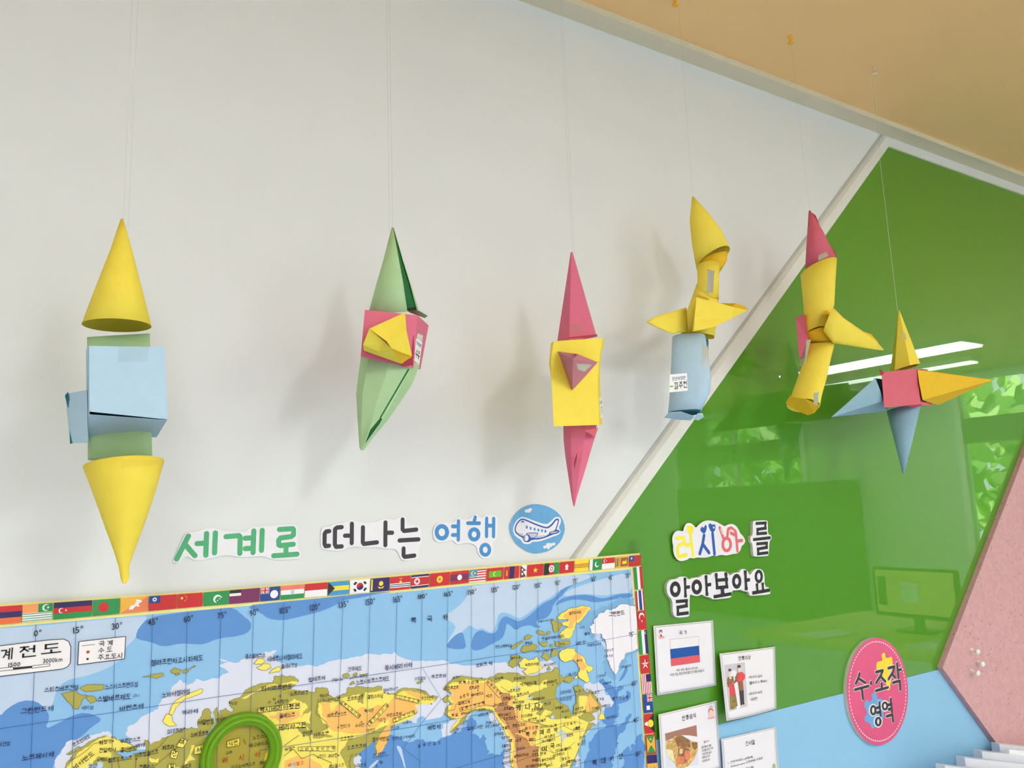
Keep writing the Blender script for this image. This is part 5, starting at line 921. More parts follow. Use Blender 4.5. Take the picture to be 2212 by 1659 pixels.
for seg in ([(1180, 1560), (1300, 1480), (1370, 1400)], [(1110, 1580), (1100, 1700)], [(960, 1590), (980, 1700)], [(1250, 1650), (1380, 1540), (1540, 1420)], [(560, 1600), (640, 1560), (720, 1500), (760, 1460), (830, 1440)]): gl(seg, 'brownline', .0007, cA)
for seg in ([(430, 620), (1000, 600), (1200, 640)], [(1090, 1100), (1560, 1030)], [(1000, 1240), (1300, 1180), (1600, 1240)], [(880, 1370), (1100, 1180)]): pass
gr.build('grid_lines', mp_)
# title and legend boxes
bx_ = MB(); bd = nxt()
def rrect(cf, pts, fill=True, w=.0011):
    p = [mw(cf(*q)) for q in pts]
    if fill: bx_.poly(p, nxt(), MC['box'])
    bx_.stroke(p + [p[0]], w, nxt(), MC['black'], False)
rrect(cA, [(-420, 712), (0, 660), (400, 612), (520, 605), (560, 625), (577, 670), (572, 800), (550, 830), (510, 848), (0, 908), (-420, 960)]); bx_.build('title_box', mp_); bx_ = MB()
rrect(cA, [(643, 625), (1024, 583), (1014, 766), (633, 814)])
bx_.stroke([mw(cA(*p)) for p in ((665, 660), (775, 648))], .0007, nxt(), MC['black'], False); bx_.ell(mw(cA(716, 710)), .0024, .0024, nxt(), MC['red'], 16); bx_.ell(mw(cA(713, 767)), .0018, .0018, nxt(), MC['black'], 16)
bx_.build('legend_box', mp_); bx_ = MB()
rrect(cA, [(-200, 862), (108, 832), (108, 855), (-200, 885)], False, .0008); p = [mw(cA(*q)) for q in ((108, 836), (260, 822), (260, 840), (108, 857))]; bx_.poly(p, nxt(), MC['black']); rrect(cA, [(260, 822), (405, 805), (405, 824), (260, 842)], False, .0008); bx_.build('scale_bar', mp_)
for cf, p in ((cB, [(440, 1170), (775, 1125), (780, 1165), (440, 1205)]), (cB, [(560, 1310), (828, 1282), (830, 1320), (560, 1345)]), (cB, [(770, 1485), (1070, 1478), (1065, 1518), (770, 1515)]), (cN, [(870, 195), (1090, 450), (1035, 510), (815, 265)]), (cN, [(385, 680), (795, 570), (800, 625), (400, 730)]), (cS, [(830, 555), (1095, 765), (1065, 805), (805, 590)]), (cS, [(1180, 880), (1430, 605), (1465, 640), (1215, 905)]), (cS, [(1520, 815), (1800, 700), (1810, 745), (1530, 862)]), (cS, [(1550, 490), (1870, 560), (1860, 605), (1540, 530)]), (cA, [(1435, 1480), (1480, 1410), (1525, 1435), (1490, 1490)]), (cA, [(1385, 1570), (1400, 1510), (1455, 1525), (1435, 1580)]), (cA, [(1585, 1480), (1700, 1455), (1700, 1525), (1580, 1545)]), (cA, [(1370, 1659), (1370, 1625), (1430, 1620), (1430, 1659)]), (cR, [(640, 930), (890, 855), (880, 1005), (640, 1045)])):
    bx_ = MB(); q = [mw(cf(*a)) for a in p]; bx_.poly(q, nxt(), MC['yellow'] if cf is not cN else MC['orange']); bx_.stroke(q + [q[0]], .0007, nxt(), MC['black'], False); bx_.build('name_frame', mp_)
# place names
lt = MB(); td = nxt() + 3e-5
def N(cf, s, x0, y0, x1, y1, h, k='black', bold=.012):
    a = cf(x0, y0); b = cf(x1, y1); e = cf(0, h)[1] - cf(0, 0)[1]
    text(lt, s, mw(a), mw(b), e * mpp(*a, DM), td, MC[k], bold)
for s, x0, y0, x1, y1 in (('0°', 275, 558, 338, 552), ('15°', 595, 535, 678, 520), ('30°', 910, 503, 995, 490), ('45°', 1205, 470, 1288, 455), ('60°', 1497, 445, 1573, 432)): N(cA, s, x0, y0, x1, y1, 54, 'black')
for s, x0, y0, x1, y1 in (('75°', 110, 415, 182, 402), ('90°', 372, 395, 443, 380), ('105°', 617, 375, 705, 360), ('120°', 863, 350, 945, 337), ('135°', 1097, 328, 1178, 312), ('150°', 1317, 305, 1393, 292), ('165°', 1542, 285, 1615, 272)): N(cB, s, x0, y0, x1, y1, 52, 'navy')
for s, x0, y0, x1, y1 in (('180°', 5, 378, 73, 368), ('165°', 200, 360, 264, 350), ('150°', 377, 345, 440, 335), ('135°', 552, 328, 608, 318), ('120°', 713, 307, 768, 300), ('105°', 877, 295, 928, 287), ('90°', 1030, 277, 1068, 270), ('75°', 1163, 262, 1198, 255), ('60°', 1300, 247, 1336, 240), ('45°', 1430, 237, 1463, 230), ('30°', 1558, 222, 1590, 214), ('75°', 1583, 662, 1617, 652), ('60°', 1602, 1027, 1642, 1018), ('45°', 1615, 1302, 1655, 1290), ('30°', 1630, 1553, 1670, 1543)): N(cC, s, x0, y0, x1, y1, 38, 'black')
NAMES = [(cA, [('세', -130, 742, -30, 732, 95), ('계', 5, 728, 103, 720, 95), ('전', 155, 712, 295, 698, 95), ('도', 335, 690, 500, 672, 80), ('1500', 68, 815, 165, 808, 34), ('3000km', 350, 785, 508, 768, 36), ('국 계', 803, 643, 918, 632, 44), ('수 도', 800, 697, 915, 686, 44), ('주요도시', 795, 755, 995, 738, 46)], 'black'),
 (cA, [('젬랴프란차요시파제도', 1230, 800, 1655, 755, 50), ('스피츠베르겐섬', 360, 1020, 638, 995, 44), ('노스이스트랜드섬', 855, 995, 1122, 972, 44), ('스발바르제도', 790, 1095, 1068, 1070, 50), ('(노)', 1085, 1066, 1135, 1060, 32), ('노바야젬랴섬', 1320, 1062, 1545, 1030, 46), ('에지섬', 665, 1165, 760, 1160, 34), ('임데르마', 1362, 1358, 1490, 1345, 40), ('비엔섬', -10, 1462, 80, 1452, 36), ('로포텐제도', 590, 1470, 735, 1390, 36)], 'navy'),
 (cA, [('그린란드해', 168, 1195, 435, 1165, 46), ('바렌츠해', 975, 1172, 1168, 1148, 44), ('카라해', 1482, 1205, 1612, 1188, 40), ('노르웨이해', 178, 1575, 440, 1540, 46), ('백해', 1105, 1478, 1178, 1462, 36)], 'navy'),
 (cA, [('페쳉가', 808, 1448, 912, 1435, 38), ('무르만스크', 980, 1438, 1143, 1418, 38), ('칸달락샤', 808, 1510, 945, 1505, 38), ('콜라반도', 980, 1508, 1110, 1495, 40), ('케미', 808, 1585, 872, 1580, 36), ('뻴로도르스크', 880, 1592, 1075, 1570, 38), ('아르항겔스크', 1098, 1555, 1290, 1520, 40), ('페초라', 1322, 1490, 1420, 1478, 38), ('노버포르트', 1552, 1385, 1700, 1370, 40), ('야말반도', 1615, 1285, 1745, 1272, 42), ('서시', 1600, 1508, 1690, 1490, 50), ('맥', 1462, 1450, 1500, 1440, 44), ('산', 1400, 1545, 1440, 1530, 44), ('비아반도', 600, 1655, 760, 1530, 44), ('보덴', 722, 1640, 790, 1632, 34), ('세로프', 1475, 1645, 1560, 1635, 36), ('크틀라스', 1130, 1648, 1255, 1640, 38), ('한', 1618, 1635, 1650, 1632, 36), ('랄', 1385, 1640, 1420, 1636, 36)], 'black'),
 (cB, [('콤소몰레츠섬', 335, 748, 495, 735, 38), ('세베르나야젬랴제도', 513, 768, 803, 742, 46), ('볼세비크섬', 630, 828, 757, 815, 38), ('안주제도', 1175, 850, 1285, 842, 38), ('노보시비르스크제도', 1238, 958, 1510, 925, 44), ('코텔니섬', 1040, 938, 1130, 930, 24), ('노바야시비리섬', 1180, 922, 1330, 905, 26), ('우랑겔섬', 1715, 930, 1803, 920, 28), ('암바르치크', 1462, 1022, 1582, 1008, 30)], 'navy'),
 (cB, [('북 극 해', 1685, 452, 1985, 425, 52), ('랍테프해', 852, 938, 985, 918, 38), ('동시베리아해', 1472, 842, 1695, 812, 46), ('오호츠크해', 1165, 1492, 1320, 1470, 34)], 'navy'),
 (cB, [('타이미르반도', 470, 1010, 718, 988, 46), ('노르드비크', 700, 1052, 850, 1038, 36), ('하탕가', 595, 1118, 688, 1108, 34), ('북시베리아평원', 448, 1182, 775, 1148, 46), ('올레노크', 615, 1230, 740, 1218, 38), ('베리아고원', 608, 1328, 825, 1302, 50), ('딕손', 215, 1130, 272, 1124, 30), ('기단반도', 95, 1268, 225, 1250, 40), ('탁시', 945, 1070, 1000, 1064, 30), ('니주네얀스크', 930, 1112, 1105, 1095, 34), ('초쿠르다흐', 1165, 1095, 1298, 1078, 34), ('콜림스카야', 1332, 1078, 1458, 1062, 32), ('체르스키산맥', 1105, 1115, 1268, 1235, 32), ('베르호얀스크', 1005, 1228, 1160, 1212, 34), ('북극권', 1305, 1192, 1380, 1182, 30), ('콜리마산맥', 1345, 1290, 1498, 1145, 30), ('카멘스코예', 1485, 1228, 1608, 1210, 30), ('코랴크산맥', 1545, 1270, 1715, 1198, 32), ('기리가', 1408, 1268, 1480, 1258, 32), ('한디가', 1112, 1318, 1190, 1308, 32), ('수수만', 1230, 1312, 1305, 1302, 32), ('마가단', 1325, 1352, 1395, 1342, 28), ('야쿠츠크', 895, 1385, 1010, 1372, 34), ('순타르', 798, 1372, 885, 1362, 32), ('오호츠크', 1110, 1418, 1215, 1405, 30), ('캄차카반도', 1370, 1425, 1508, 1412, 36), ('비팀', 660, 1502, 718, 1496, 32), ('스타노보이산맥', 780, 1503, 1062, 1492, 32), ('틴다', 940, 1560, 992, 1554, 30), ('추미칸', 1010, 1562, 1088, 1548, 32), ('오하', 1228, 1552, 1278, 1546, 28), ('콤소몰스크', 1015, 1645, 1140, 1630, 30), ('사할린섬', 1230, 1638, 1318, 1624, 28), ('아나디리산맥', 1555, 1068, 1752, 1112, 28), ('추코트반도', 1770, 1090, 1870, 1085, 30), ('하탕가', 520, 1125, 630, 1065, 26)], 'black'),
 (cB, [('오소라', 1520, 1332, 1590, 1322, 26), ('아푸카', 1620, 1290, 1692, 1278, 26), ('코만드로스키예제도', 1530, 1418, 1722, 1392, 26), ('페트로파블로', 1380, 1545, 1480, 1530, 18), ('프스크캄차츠키', 1375, 1568, 1500, 1552, 18), ('쿠릴', 1395, 1650, 1450, 1600, 28)], 'navy'),
 (cB, [('바이칼호', 685, 1632, 812, 1610, 30)], 'red'),
 (cR, [('러시아', 550, 1305, 1310, 1180, 130)], 'red'), (cR, [('노긴스크', 1145, 860, 1450, 805, 80), ('예니세이스크', 1070, 1015, 1530, 935, 85), ('식원', 660, 985, 850, 935, 100), ('구트', 610, 1170, 745, 1140, 60), ('리스노야르스크', 720, 1445, 1200, 1370, 75), ('브라츠크', 1280, 1355, 1565, 1320, 75), ('강', 1300, 725, 1390, 710, 60), ('오브강', 965, 880, 1010, 990, 40)], 'black'),
 (cC, [('그린란드', 1430, 510, 1548, 495, 36)], 'black'),
 (cC, [('추코트해', 103, 975, 212, 965, 30), ('보퍼트 해', 437, 890, 558, 872, 32), ('베링해', 78, 1355, 172, 1345, 38), ('알 류 신 열 도', 5, 1490, 175, 1465, 26), ('래브라도해', 1455, 1140, 1575, 1125, 28), ('북 대 서 양', 1308, 1620, 1535, 1565, 48), ('허드슨만', 1062, 1148, 1155, 1132, 28), ('배핀 만', 1188, 728, 1258, 715, 26), ('알래스카만', 372, 1362, 490, 1345, 28), ('오타와제도', 1065, 1095, 1152, 1080, 26), ('폭스만', 1130, 962, 1188, 950, 26)], 'navy'),
 (cC, [('프린스펙트릭섬', 582, 752, 705, 740, 24), ('멜빌섬', 805, 722, 855, 716, 20), ('퀸엘리자베스제도', 930, 692, 1098, 668, 26), ('학술하이버그섬', 903, 562, 1008, 548, 18), ('프린스오브웨일스섬', 880, 790, 1012, 772, 18), ('에타', 1213, 608, 1248, 603, 20), ('툴레', 1250, 656, 1285, 650, 22), ('우페르니이크', 1270, 740, 1375, 728, 24), ('우마나크', 1395, 780, 1465, 772, 20), ('고도하운', 1392, 822, 1462, 815, 20), ('고도하브', 1345, 972, 1408, 962, 22), ('앙마살리크', 1520, 902, 1598, 890, 20), ('이빅투트', 1385, 1028, 1450, 1018, 20), ('세인트존스', 1415, 1282, 1490, 1270, 22), ('크레이그', 508, 1322, 590, 1308, 24), ('프린스루퍼트', 503, 1350, 618, 1332, 24), ('야쿠타트', 453, 1265, 530, 1252, 26), ('벤쿠버섬', 575, 1405, 645, 1395, 26), ('빅토리아', 628, 1432, 690, 1424, 24), ('시애틀', 660, 1455, 708, 1448, 24), ('포틀랜드', 628, 1495, 695, 1485, 24), ('세일렘', 640, 1528, 692, 1520, 24), ('유리카', 640, 1580, 692, 1572, 24), ('새크라멘토', 632, 1622, 715, 1608, 24), ('알래스카반도', 272, 1390, 372, 1295, 26), ('체밀턴', 1300, 1098, 1360, 1085, 20), ('호프델', 1340, 1145, 1392, 1138, 20), ('바틀리머', 1378, 1195, 1440, 1185, 20), ('워싱턴', 1195, 1480, 1255, 1472, 24), ('찰스턴', 1175, 1605, 1218, 1598, 22)], 'navy'),
 (cC, [('엘즈미어섬', 1135, 502, 1222, 490, 24), ('배핀섬', 1188, 855, 1230, 850, 18)], 'brownline'),
 (cC, [('뱅크스섬', 702, 838, 768, 828, 20), ('빅토리아섬', 805, 888, 905, 875, 24), ('부시아반도', 945, 890, 1040, 875, 24), ('데번섬', 1062, 732, 1102, 727, 16), ('이누빅', 580, 990, 640, 982, 24), ('코퍼마인', 718, 990, 795, 982, 22), ('포트레이니얼', 775, 1032, 888, 1015, 26), ('베이커레이크', 942, 1022, 1042, 1005, 24), ('배로', 262, 982, 305, 977, 22), ('브 룩 스 산 맥', 308, 1018, 455, 1012, 26), ('포인트호프', 205, 1060, 308, 1052, 26), ('포트유콘', 385, 1060, 462, 1050, 26), ('유 콘 강', 315, 1130, 385, 1105, 24), ('페어뱅크스', 400, 1112, 495, 1098, 24), ('도슨', 520, 1120, 560, 1112, 24), ('알레스카', 305, 1172, 395, 1160, 28), ('알래스카산맥', 325, 1212, 500, 1168, 26), ('마켄지산맥', 520, 1010, 625, 1105, 26), ('포트노먼', 690, 1080, 768, 1070, 24), ('옐로나이프', 745, 1112, 835, 1095, 26), ('포트심프슨', 637, 1140, 735, 1125, 26), ('헤이리버', 712, 1168, 795, 1160, 26), ('화이트호스', 570, 1188, 668, 1175, 26), ('포트넬슨', 645, 1212, 715, 1205, 26), ('캐 나 다', 735, 1205, 915, 1185, 50), ('유라늄시티', 862, 1142, 948, 1132, 22), ('린나크', 948, 1178, 998, 1172, 22), ('포트맥머리', 850, 1225, 938, 1212, 24), ('디스리버', 780, 1270, 858, 1258, 26), ('피터스버그', 605, 1262, 698, 1252, 26), ('도슨크리크', 640, 1290, 735, 1280, 26), ('에드먼턴', 825, 1298, 892, 1288, 24), ('레스뻬흐', 890, 1308, 960, 1298, 24), ('프린스조지', 708, 1342, 802, 1330, 26), ('오션폴즈', 612, 1362, 690, 1350, 24), ('캘거리', 755, 1385, 808, 1378, 24), ('레드신렌', 805, 1362, 898, 1350, 24), ('북 아 메 리 카', 808, 1405, 1048, 1368, 40), ('미', 928, 1515, 965, 1510, 42), ('국', 990, 1495, 1025, 1488, 42), ('코도바', 455, 1222, 510, 1216, 22), ('앵커리지', 325, 1252, 395, 1242, 22), ('백실', 255, 1262, 300, 1256, 24), ('위니스크', 1075, 1235, 1132, 1228, 20), ('포트넬슨', 1028, 1210, 1090, 1200, 20), ('무스니', 1100, 1282, 1148, 1275, 22), ('오타와', 1160, 1370, 1210, 1358, 24), ('노보스키', 1180, 1085, 1272, 1072, 22), ('구스베이', 1298, 1212, 1358, 1205, 22), ('포트조지', 1178, 1220, 1238, 1205, 22), ('이스트메인', 1175, 1248, 1262, 1230, 22), ('토론토', 1115, 1415, 1165, 1405, 22), ('스포캔', 728, 1452, 775, 1446, 24), ('헬레나', 832, 1445, 880, 1438, 24), ('보이시', 740, 1515, 795, 1505, 24), ('솔트레이크시티', 722, 1568, 830, 1555, 24), ('덴버', 920, 1550, 960, 1545, 24), ('프로보', 855, 1560, 905, 1552, 24), ('샤이엔', 860, 1530, 905, 1525, 22), ('라스베이거스', 810, 1645, 925, 1632, 24), ('푸에블로', 855, 1600, 915, 1590, 24), ('산타페', 905, 1635, 960, 1625, 24), ('리스몬드', 950, 1425, 1030, 1412, 24), ('미니애폴리스', 930, 1458, 1030, 1440, 24), ('시카고', 1035, 1490, 1080, 1482, 22), ('인디애나폴리스', 1030, 1530, 1150, 1505, 24), ('세인트루이스', 1010, 1565, 1100, 1545, 22), ('멤피스', 1080, 1590, 1140, 1578, 22), ('오클라호마시티', 910, 1602, 1025, 1580, 22), ('달라스', 960, 1640, 1010, 1630, 22), ('버밍엄', 1070, 1640, 1120, 1628, 22), ('애틀란타', 1110, 1612, 1180, 1598, 22), ('리자이나', 920, 1352, 985, 1342, 22), ('위니펙', 990, 1345, 1040, 1335, 22), ('선더베이', 1090, 1335, 1180, 1318, 22), ('퀘벡', 1180, 1360, 1215, 1352, 22), ('보스턴', 1210, 1430, 1255, 1420, 22), ('뉴욕', 1225, 1455, 1255, 1450, 22)], 'black')]
for cf, rows, k in NAMES:
    for s, x0, y0, x1, y1, h in rows: N(cf, s, x0, y0, x1, y1, h, k, .02 if h > 34 or cf is cC else .012)
for cf, ps in ((cB, [(207, 1122), (582, 1125), (1010, 1058), (1105, 1078), (1290, 1058), (1450, 1080), (1080, 1200), (1092, 1325), (1282, 1278), (1470, 1280), (1010, 1362), (812, 1395), (730, 1485), (928, 1568), (1095, 1552), (1498, 1045)]), (cA, [(920, 1435), (1500, 1330), (1712, 1365), (798, 1590), (1110, 1580), (1422, 1503)]), (cC, [(313, 975), (480, 985), (200, 1065), (453, 1077), (515, 1118), (718, 1212), (565, 1192), (745, 1275), (800, 985), (770, 1030), (685, 1085), (835, 1120), (1405, 945), (1342, 1150), (800, 1505), (733, 1145), (1012, 1035), (1045, 1025)])):
    for p in ps: lt.ell(mw(cf(*p)), .0013, .0013, td, MC['black'], 8)
lt.build('place_names', mp_)
# ---- flags in the border, each one a printed piece
FC = {k: mat('flag_' + k, v, .45, .01, 60, coat=.12, coat_rough=.25) for k, v in dict(r=(206, 34, 40), n=(44, 24, 96), o=(236, 112, 58), g=(36, 146, 74), w=(244, 240, 244), k=(34, 28, 30), y=(252, 220, 50), s=(66, 150, 208), b=(28, 66, 150), m=(122, 38, 92), l=(250, 160, 96), d=(186, 46, 40), t=(160, 92, 40), a=(240, 180, 60), p=(236, 130, 84), i=(240, 128, 112), u=(96, 188, 40)).items()}
fn = [nxt() + 5e-5]
class Flag:
    def __init__(s, q):           # q: TL TR BR BL as (x, z)
        s.q = [Vector(p) for p in q]; s.mb = MB(); s.d = fn[0]; s.asp = max(.2, (s.q[1] - s.q[0]).length / (s.q[3] - s.q[0]).length)
    def at(s, u, v):
        p = s.q[0].lerp(s.q[1], u).lerp(s.q[3].lerp(s.q[2], u), v); return (p.x, p.y)
    def P(s, c, *uv): s.d += 2e-5; s.mb.poly([s.at(*p) for p in uv], s.d, FC[c]); return s
    def R(s, c, u0, v0, u1, v1): return s.P(c, (u0, v0), (u1, v0), (u1, v1), (u0, v1))
    def H(s, *cs):
        for i, c in enumerate(cs): s.R(c, 0, i / len(cs), 1, (i + 1) / len(cs))
        return s
    def V(s, *cs):
        for i, c in enumerate(cs): s.R(c, i / len(cs), 0, (i + 1) / len(cs), 1)
        return s
    def C(s, c, u, v, r, n=18): return s.P(c, *[(u + r / s.asp * math.cos(6.2832 * i / n), v + r * math.sin(6.2832 * i / n)) for i in range(n)])
    def M(s, c, bg, u, v, r, du=.3, dv=0): return s.C(c, u, v, r).C(bg, u + du * r / s.asp, v + dv * r, r * .8)
    def S(s, c, u, v, r, k=5):
        return s.P(c, *[(u + (r if i % 2 == 0 else r * .4) / s.asp * math.sin(math.pi * i / k), v - (r if i % 2 == 0 else r * .4) * math.cos(math.pi * i / k)) for i in range(2 * k)])
    def jack(s, u0, v0, u1, v1):
        s.R('b', u0, v0, u1, v1); du = u1 - u0; dv = v1 - v0; e = .1
        for c, t in (('w', .14), ('r', .06)):
            s.P(c, (u0, v0), (u0 + du * t, v0), (u1, v1 - dv * t), (u1, v1), (u1 - du * t, v1), (u0, v0 + dv * t)); s.P(c, (u1, v0), (u1, v0 + dv * t), (u0 + du * t, v1), (u0, v1), (u0, v1 - dv * t), (u1 - du * t, v0))
        for c, t in (('w', .17), ('r', .09)): s.R(c, u0 + du * (.5 - t), v0, u0 + du * (.5 + t), v1); s.R(c, u0, v0 + dv * (.5 - t), u1, v0 + dv * (.5 + t))
        return s
    def done(s): return s.mb.build('flag', mp_)
FL = [(-50, 47.5, lambda f: f.H('r', 'n', 'o')), (48, 113.5, lambda f: f.R('w', 0, .5, 1, 1).R('l', 0, 0, .52, .5).R('g', .52, 0, 1, .5).M('w', 'g', .78, .25, .2).S('w', .85, .25, .09).R('g', 0, .53, 1, .57).R('g', 0, .66, 1, .7).R('g', 0, .79, 1, .83).R('g', 0, .92, 1, .96)), (115, 198.5, lambda f: f.H('n', 'r', 'g').M('w', 'r', .2, .5, .15).C('w', .32, .5, .05)), (199.5, 258, lambda f: f.H('g').C('r', .4, .5, .31)),
 (259, 319, lambda f: f.H('a').P('p', (1, 0), (1, 1), (0, 1)).P('w', (.3, .8), (.38, .55), (.5, .5), (.58, .3), (.55, .15), (.72, .2), (.8, .3), (.66, .45), (.7, .65), (.55, .6), (.45, .8))), (320.5, 381, lambda f: f.H('r').R('b', 0, 0, .4, .5).C('w', .2, .25, .14).C('b', .2, .25, .06)), (381.5, 437, lambda f: f.H('r').S('y', .18, .3, .14).S('y', .32, .15, .05).S('y', .37, .25, .05).S('y', .36, .4, .05).S('y', .3, .5, .05)), (438, 493.5, lambda f: f.H('g').M('w', 'g', .55, .55, .3, .25, .25).C('w', .48, .78, .045).C('w', .56, .67, .045).C('w', .64, .56, .045).C('w', .71, .45, .045)),
 (494, 560, lambda f: f.H('m').R('k', 0, 0, .38, .25).R('w', 0, .25, .38, .45)), (561, 604, lambda f: f.H('b').jack(0, 0, .45, .48).C('w', .7, .55, .3)), (605, 656, lambda f: f.H('i', 'w', 'g').C('s', .5, .5, .13).C('w', .5, .5, .08)), (657, 706, lambda f: f.H('r', 'w')), (706.5, 753, lambda f: f.H('s', 'y', 's').P('k', (0, 0), (.33, .5), (0, 1))),
 (754, 798, lambda f: f.H('w').C('r', .5, .5, .27).P('n', *[(.5 + .27 / f.asp * math.cos(a * .1 + .4), .5 + .27 * math.sin(a * .1 + .4)) for a in range(0, 32)]).C('r', .41, .45, .13).C('n', .59, .56, .13).P('k', (.15, .3), (.27, .12), (.36, .22), (.24, .4)).P('k', (.73, .13), (.84, .3), (.76, .4), (.65, .22)).P('k', (.16, .7), (.25, .62), (.35, .8), (.26, .9)).P('k', (.66, .78), (.78, .6), (.86, .7), (.74, .9))),
 (798, 840, lambda f: f.H('n').R('y', .04, .06, .12, .9).C('y', .56, .42, .18).P('y', (.38, .6), (.56, .72), (.74, .6), (.66, .78), (.46, .78))), (840.5, 885, lambda f: f.R('r', 0, 0, 1, 1).C('y', .52, .42, .1).P('y', (.42, .1), (.52, .18), (.62, .1), (.52, .24)).R('w', 0, .5, 1, .57).R('n', 0, .57, 1, .63).R('w', 0, .63, 1, .7).R('n', 0, .7, 1, .76).R('w', 0, .76, 1, .83)), (886, 925, lambda f: f.H('n').R('w', 0, .16, 1, .84).R('r', 0, .21, 1, .79).C('w', .33, .5, .25).S('r', .33, .5, .22)), (926, 970, lambda f: f.H('r').C('y', .5, .5, .27).C('a', .5, .5, .17).C('d', .5, .5, .06)),
 (971, 1011, lambda f: f.R('r', 0, 0, 1, 1).R('m', 0, .25, 1, .75).C('w', .5, .5, .22)), (1012, 1048, lambda f: f.H('r', 'w', 'r', 'w', 'r', 'w', 'r', 'w', 'r', 'w').R('s', 0, 0, .46, .55).M('y', 's', .2, .28, .18).S('y', .32, .28, .12)), (1049, 1086, lambda f: f.H('r').R('u', .15, .25, .87, .75).M('y', 'u', .5, .5, .19)), (1087.5, 1120, lambda f: f.V('r', 'n', 'r').C('a', .16, .36, .07).R('a', .12, .45, .2, .75)), (1122, 1136, lambda f: f.H('w').P('n', (0, 0), (.95, .45), (.4, .5), (.95, .95), (0, 1)).P('r', (.1, .12), (.7, .42), (.2, .5), (.7, .88), (.1, .9)).C('w', .3, .35, .08).C('w', .3, .7, .1)),
 (1137, 1172, lambda f: f.H('r').S('y', .5, .5, .26)), (1173, 1205.5, lambda f: f.V('k', 'r', 'g').C('w', .5, .5, .3).C('r', .5, .5, .18).C('w', .5, .5, .1)), (1206.5, 1238, lambda f: f.H('r').P('w', (.5, .2), (.64, .45), (.56, .5), (.6, .72), (.4, .72), (.44, .5), (.36, .45))), (1238.5, 1270, lambda f: f.H('y').R('d', 0, .33, 1, .39).R('d', 0, .46, 1, .52).R('d', 0, .59, 1, .65)), (1271, 1298, lambda f: f.H('g').R('w', 0, 0, .25, 1).M('w', 'g', .62, .5, .26, .3, -.2)), (1298, 1326, lambda f: f.H('r', 'w').M('w', 'r', .22, .26, .17).C('w', .34, .26, .05)), (1328, 1356, lambda f: f.H('a').R('g', .05, .1, .17, .9).R('p', .17, .1, .3, .9).R('t', .37, .1, .95, .9).P('y', (.5, .7), (.52, .4), (.7, .45), (.82, .3), (.85, .7))), (1356, 1383, lambda f: f.H('d').R('b', 0, 0, .4, .5).S('w', .2, .25, .16, 8))]
for x0, x1, fn_ in FL:
    sl = .0; q = [mw((x0 + 1.0, interp(x0, K_ft))), mw((x1, interp(x1, K_ft))), mw((x1 - 1.4, interp(x1, K_fb))), mw((x0 - .4, interp(x0, K_fb)))]
    f = Flag(q); fn_(f); f.done()
KL = [(1223, 1367), (1497, 1386), (1628, 1394.4)]; KR = [(1223, 1383.7), (1497, 1406), (1628, 1416)]
FR = [(1224, 1272, lambda f: f.V('g', 'w', 'r')), (1275, 1317, lambda f: f.R('d', 0, 0, 1, 1).R('w', .17, 0, .83, 1).R('b', .33, 0, .67, 1)), (1319, 1359, lambda f: f.H('r').M('w', 'r', .5, .3, .2, .1, .3).S('w', .5, .56, .07)), (1361, 1412, lambda f: f.V('g', 'w', 'n').M('w', 'n', .83, .12, .06)), (1414.5, 1453.5, lambda f: f.H('r').P('w', *[(.5 + (.46 if i % 2 == 0 else .12) * math.sin(math.pi * i / 5), .5 - (.3 if i % 2 == 0 else .08) * math.cos(math.pi * i / 5)) for i in range(10)]).C('r', .5, .5, .05)), (1456, 1497, lambda f: f.V('w', 'r', 'w', 'r', 'w', 'r', 'w', 'r', 'w', 'r', 'w').R('n', .5, 0, 1, .4)), (1498.5, 1538.5, lambda f: f.H('b').jack(.4, 0, 1, .42).R('w', .3, .62, .65, .85)), (1541, 1583, lambda f: f.R('r', 0, 0, 1, 1).P('k', (1, 0), (1, 1), (.1, .5)).P('s', (.1, .5), (.45, .32), (.45, .68)).P('w', (0, .45), (.3, .38), (.3, .62), (0, .55)).C('y', .62, .5, .2)), (1585.5, 1628, lambda f: f.R('d', 0, 0, 1, 1).R('a', .1, .08, .9, .92).P('g', (.1, .08), (.9, .08), (.5, .5)).P('g', (.1, .92), (.9, .92), (.5, .5)).C('y', .5, .5, .06).C('y', .5, .24, .05)), (1629.5, 1690, lambda f: f.R('n', 0, 0, 1, .3).R('a', 0, .3, 1, .7).R('n', 0, .7, 1, 1).P('k', (.3, .4), (.36, .5), (.62, .5), (.7, .4), (.7, .55), (.55, .58), (.5, .62), (.45, .58), (.3, .55)))]
for y0, y1, fn_ in FR:
    q = [mw((interp(y0, KL), y0 + 1.5)), mw((interp(y0, KR), y0 - 1)), mw((interp(y1, KR), y1 - 1)), mw((interp(y1, KL), y1 + 1.5))]
    f = Flag(q); fn_(f); f.done()
MB().quad(*[P(x, y, DM + .0009) for x, y in ((1358, 1168), (1383, 1168), (1392, 1216), (1366, 1216))][::-1], tape_m).build('tape', mp_)

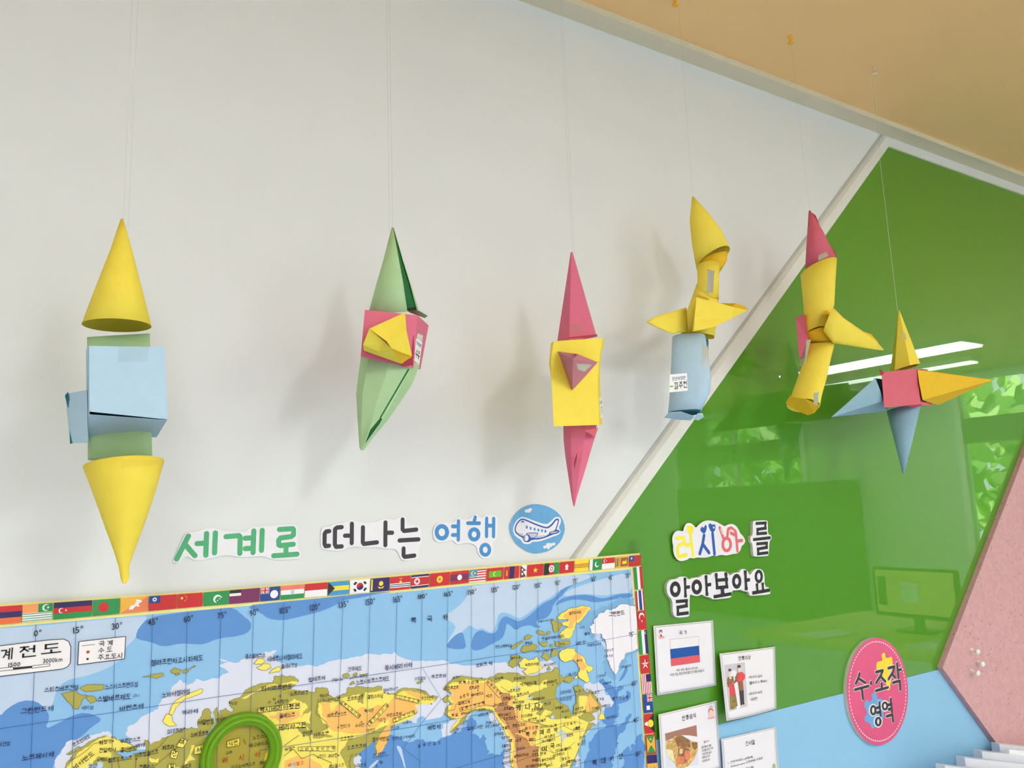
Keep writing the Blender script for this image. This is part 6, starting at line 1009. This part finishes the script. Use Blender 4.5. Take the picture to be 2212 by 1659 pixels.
# ------------------------------------------------------------------ green ring magnifier in front of the map
ring_m = mat('green_plastic', (150, 206, 36), .25, .03, 20, coat=.6, translucent=.5)
dR = .03; rc = P(526, 1633, dR); ro = 84 / F * (M3.transposed() @ (rc - CAM)).z * 1.03
t = thing('magnifier', 'round translucent green plastic magnifier leaning on the map', 'magnifier', (rc.x, -.012, rc.z - ro))
prof = [(1.0, .0), (1.0, .012), (.985, .016), (.93, .017), (.915, .0145), (.905, .017), (.895, .0205), (.86, .022), (.82, .0215), (.80, .018), (.775, .016), (.715, .0155), (.70, .012), (.70, .0), (1.0, .0)]
mb = MB(); lathe(mb, (rc.x, -.0122, rc.z), (0, -1, 0), [(r * ro, h) for r, h in prof], ring_m, 72); mb.build('rim', t, smooth=True)
mb = MB(); lathe(mb, (rc.x, -.0122, rc.z), (0, -1, 0), [(.0, .008), (.702 * ro, .008)], clear('tinted_lens', (253, 248, 222), .0, .03), 48); mb.build('lens', t)

# ------------------------------------------------------------------ the room behind, seen only mirrored in the green glass
desk_m = mat('desk_top', (222, 206, 140), .5, .03, 6); dark_m = mat('black_plastic', (52, 58, 50), .4, .02)
t = thing('desk', 'pale desk by the windows, mirrored in the green panel', 'desk', (5.2, -1.55, 0))
MB().box((4.3, -2.4, .60), (5.7, -.5, .635), desk_m).build('desk_top', t)
for x in (4.37, 5.63):
    for y in (-2.33, -.57): MB().box((x - .03, y - .03, 0), (x + .03, y + .03, .60), white_m).build('leg', t)
t = thing('computer_monitor', 'computer monitor standing on the mirrored desk', 'monitor', (5.02, -1.57, .635))
MB().box((5.0, -1.85, .72), (5.035, -1.29, 1.03), dark_m).build('housing', t)
MB().box((4.997, -1.83, .745), (5.0, -1.31, 1.012), mat('screen', (206, 204, 128), .3, .02, 4, emit=.55)).build('screen', t)
MB().box((4.995, -1.82, .79), (4.997, -1.76, .97), mat('screen_dark', (70, 96, 60), .3, .02, 4)).build('screen_window', t)
MB().box((4.995, -1.66, .82), (4.997, -1.54, .94), mat('screen_pale', (206, 222, 196), .3, .02, 4, emit=.5)).build('screen_window', t)
MB().box((5.01, -1.60, .65), (5.03, -1.54, .74), dark_m).build('stand', t); MB().box((4.93, -1.68, .635), (5.1, -1.46, .65), dark_m).build('foot', t)
for x, y, s in ((4.55, -1.9, .01), (4.6, -1.2, .02), (4.75, -.85, .012)):
    o = MB().box((x - .15, y - .1, .635), (x + .15, y + .1, .635 + s), paper_w).build('paper_stack'); tag(o, {.01: 'thin paper stack on the far end of the mirrored desk', .02: 'thick paper stack in the middle of the mirrored desk', .012: 'paper stack on the near end of the mirrored desk'}[s], 'paper', 'papers on the mirrored desk')
t = thing('tall_cabinet', 'tall dark cabinet in front of the far window', 'cabinet', (8.48, -5.7, 0))
MB().box((8.4, -7.11, 0), (8.56, -4.29, 1.685), mat('cabinet_grey', (92, 100, 78), .6, .02, 4)).build('body', t)
for y in (-7.09, -5.69): MB().box((8.38, y, .06), (8.4, y + 1.38, 1.64), mat('cabinet_door', (84, 92, 70), .6, .02, 4)).build('door', t)
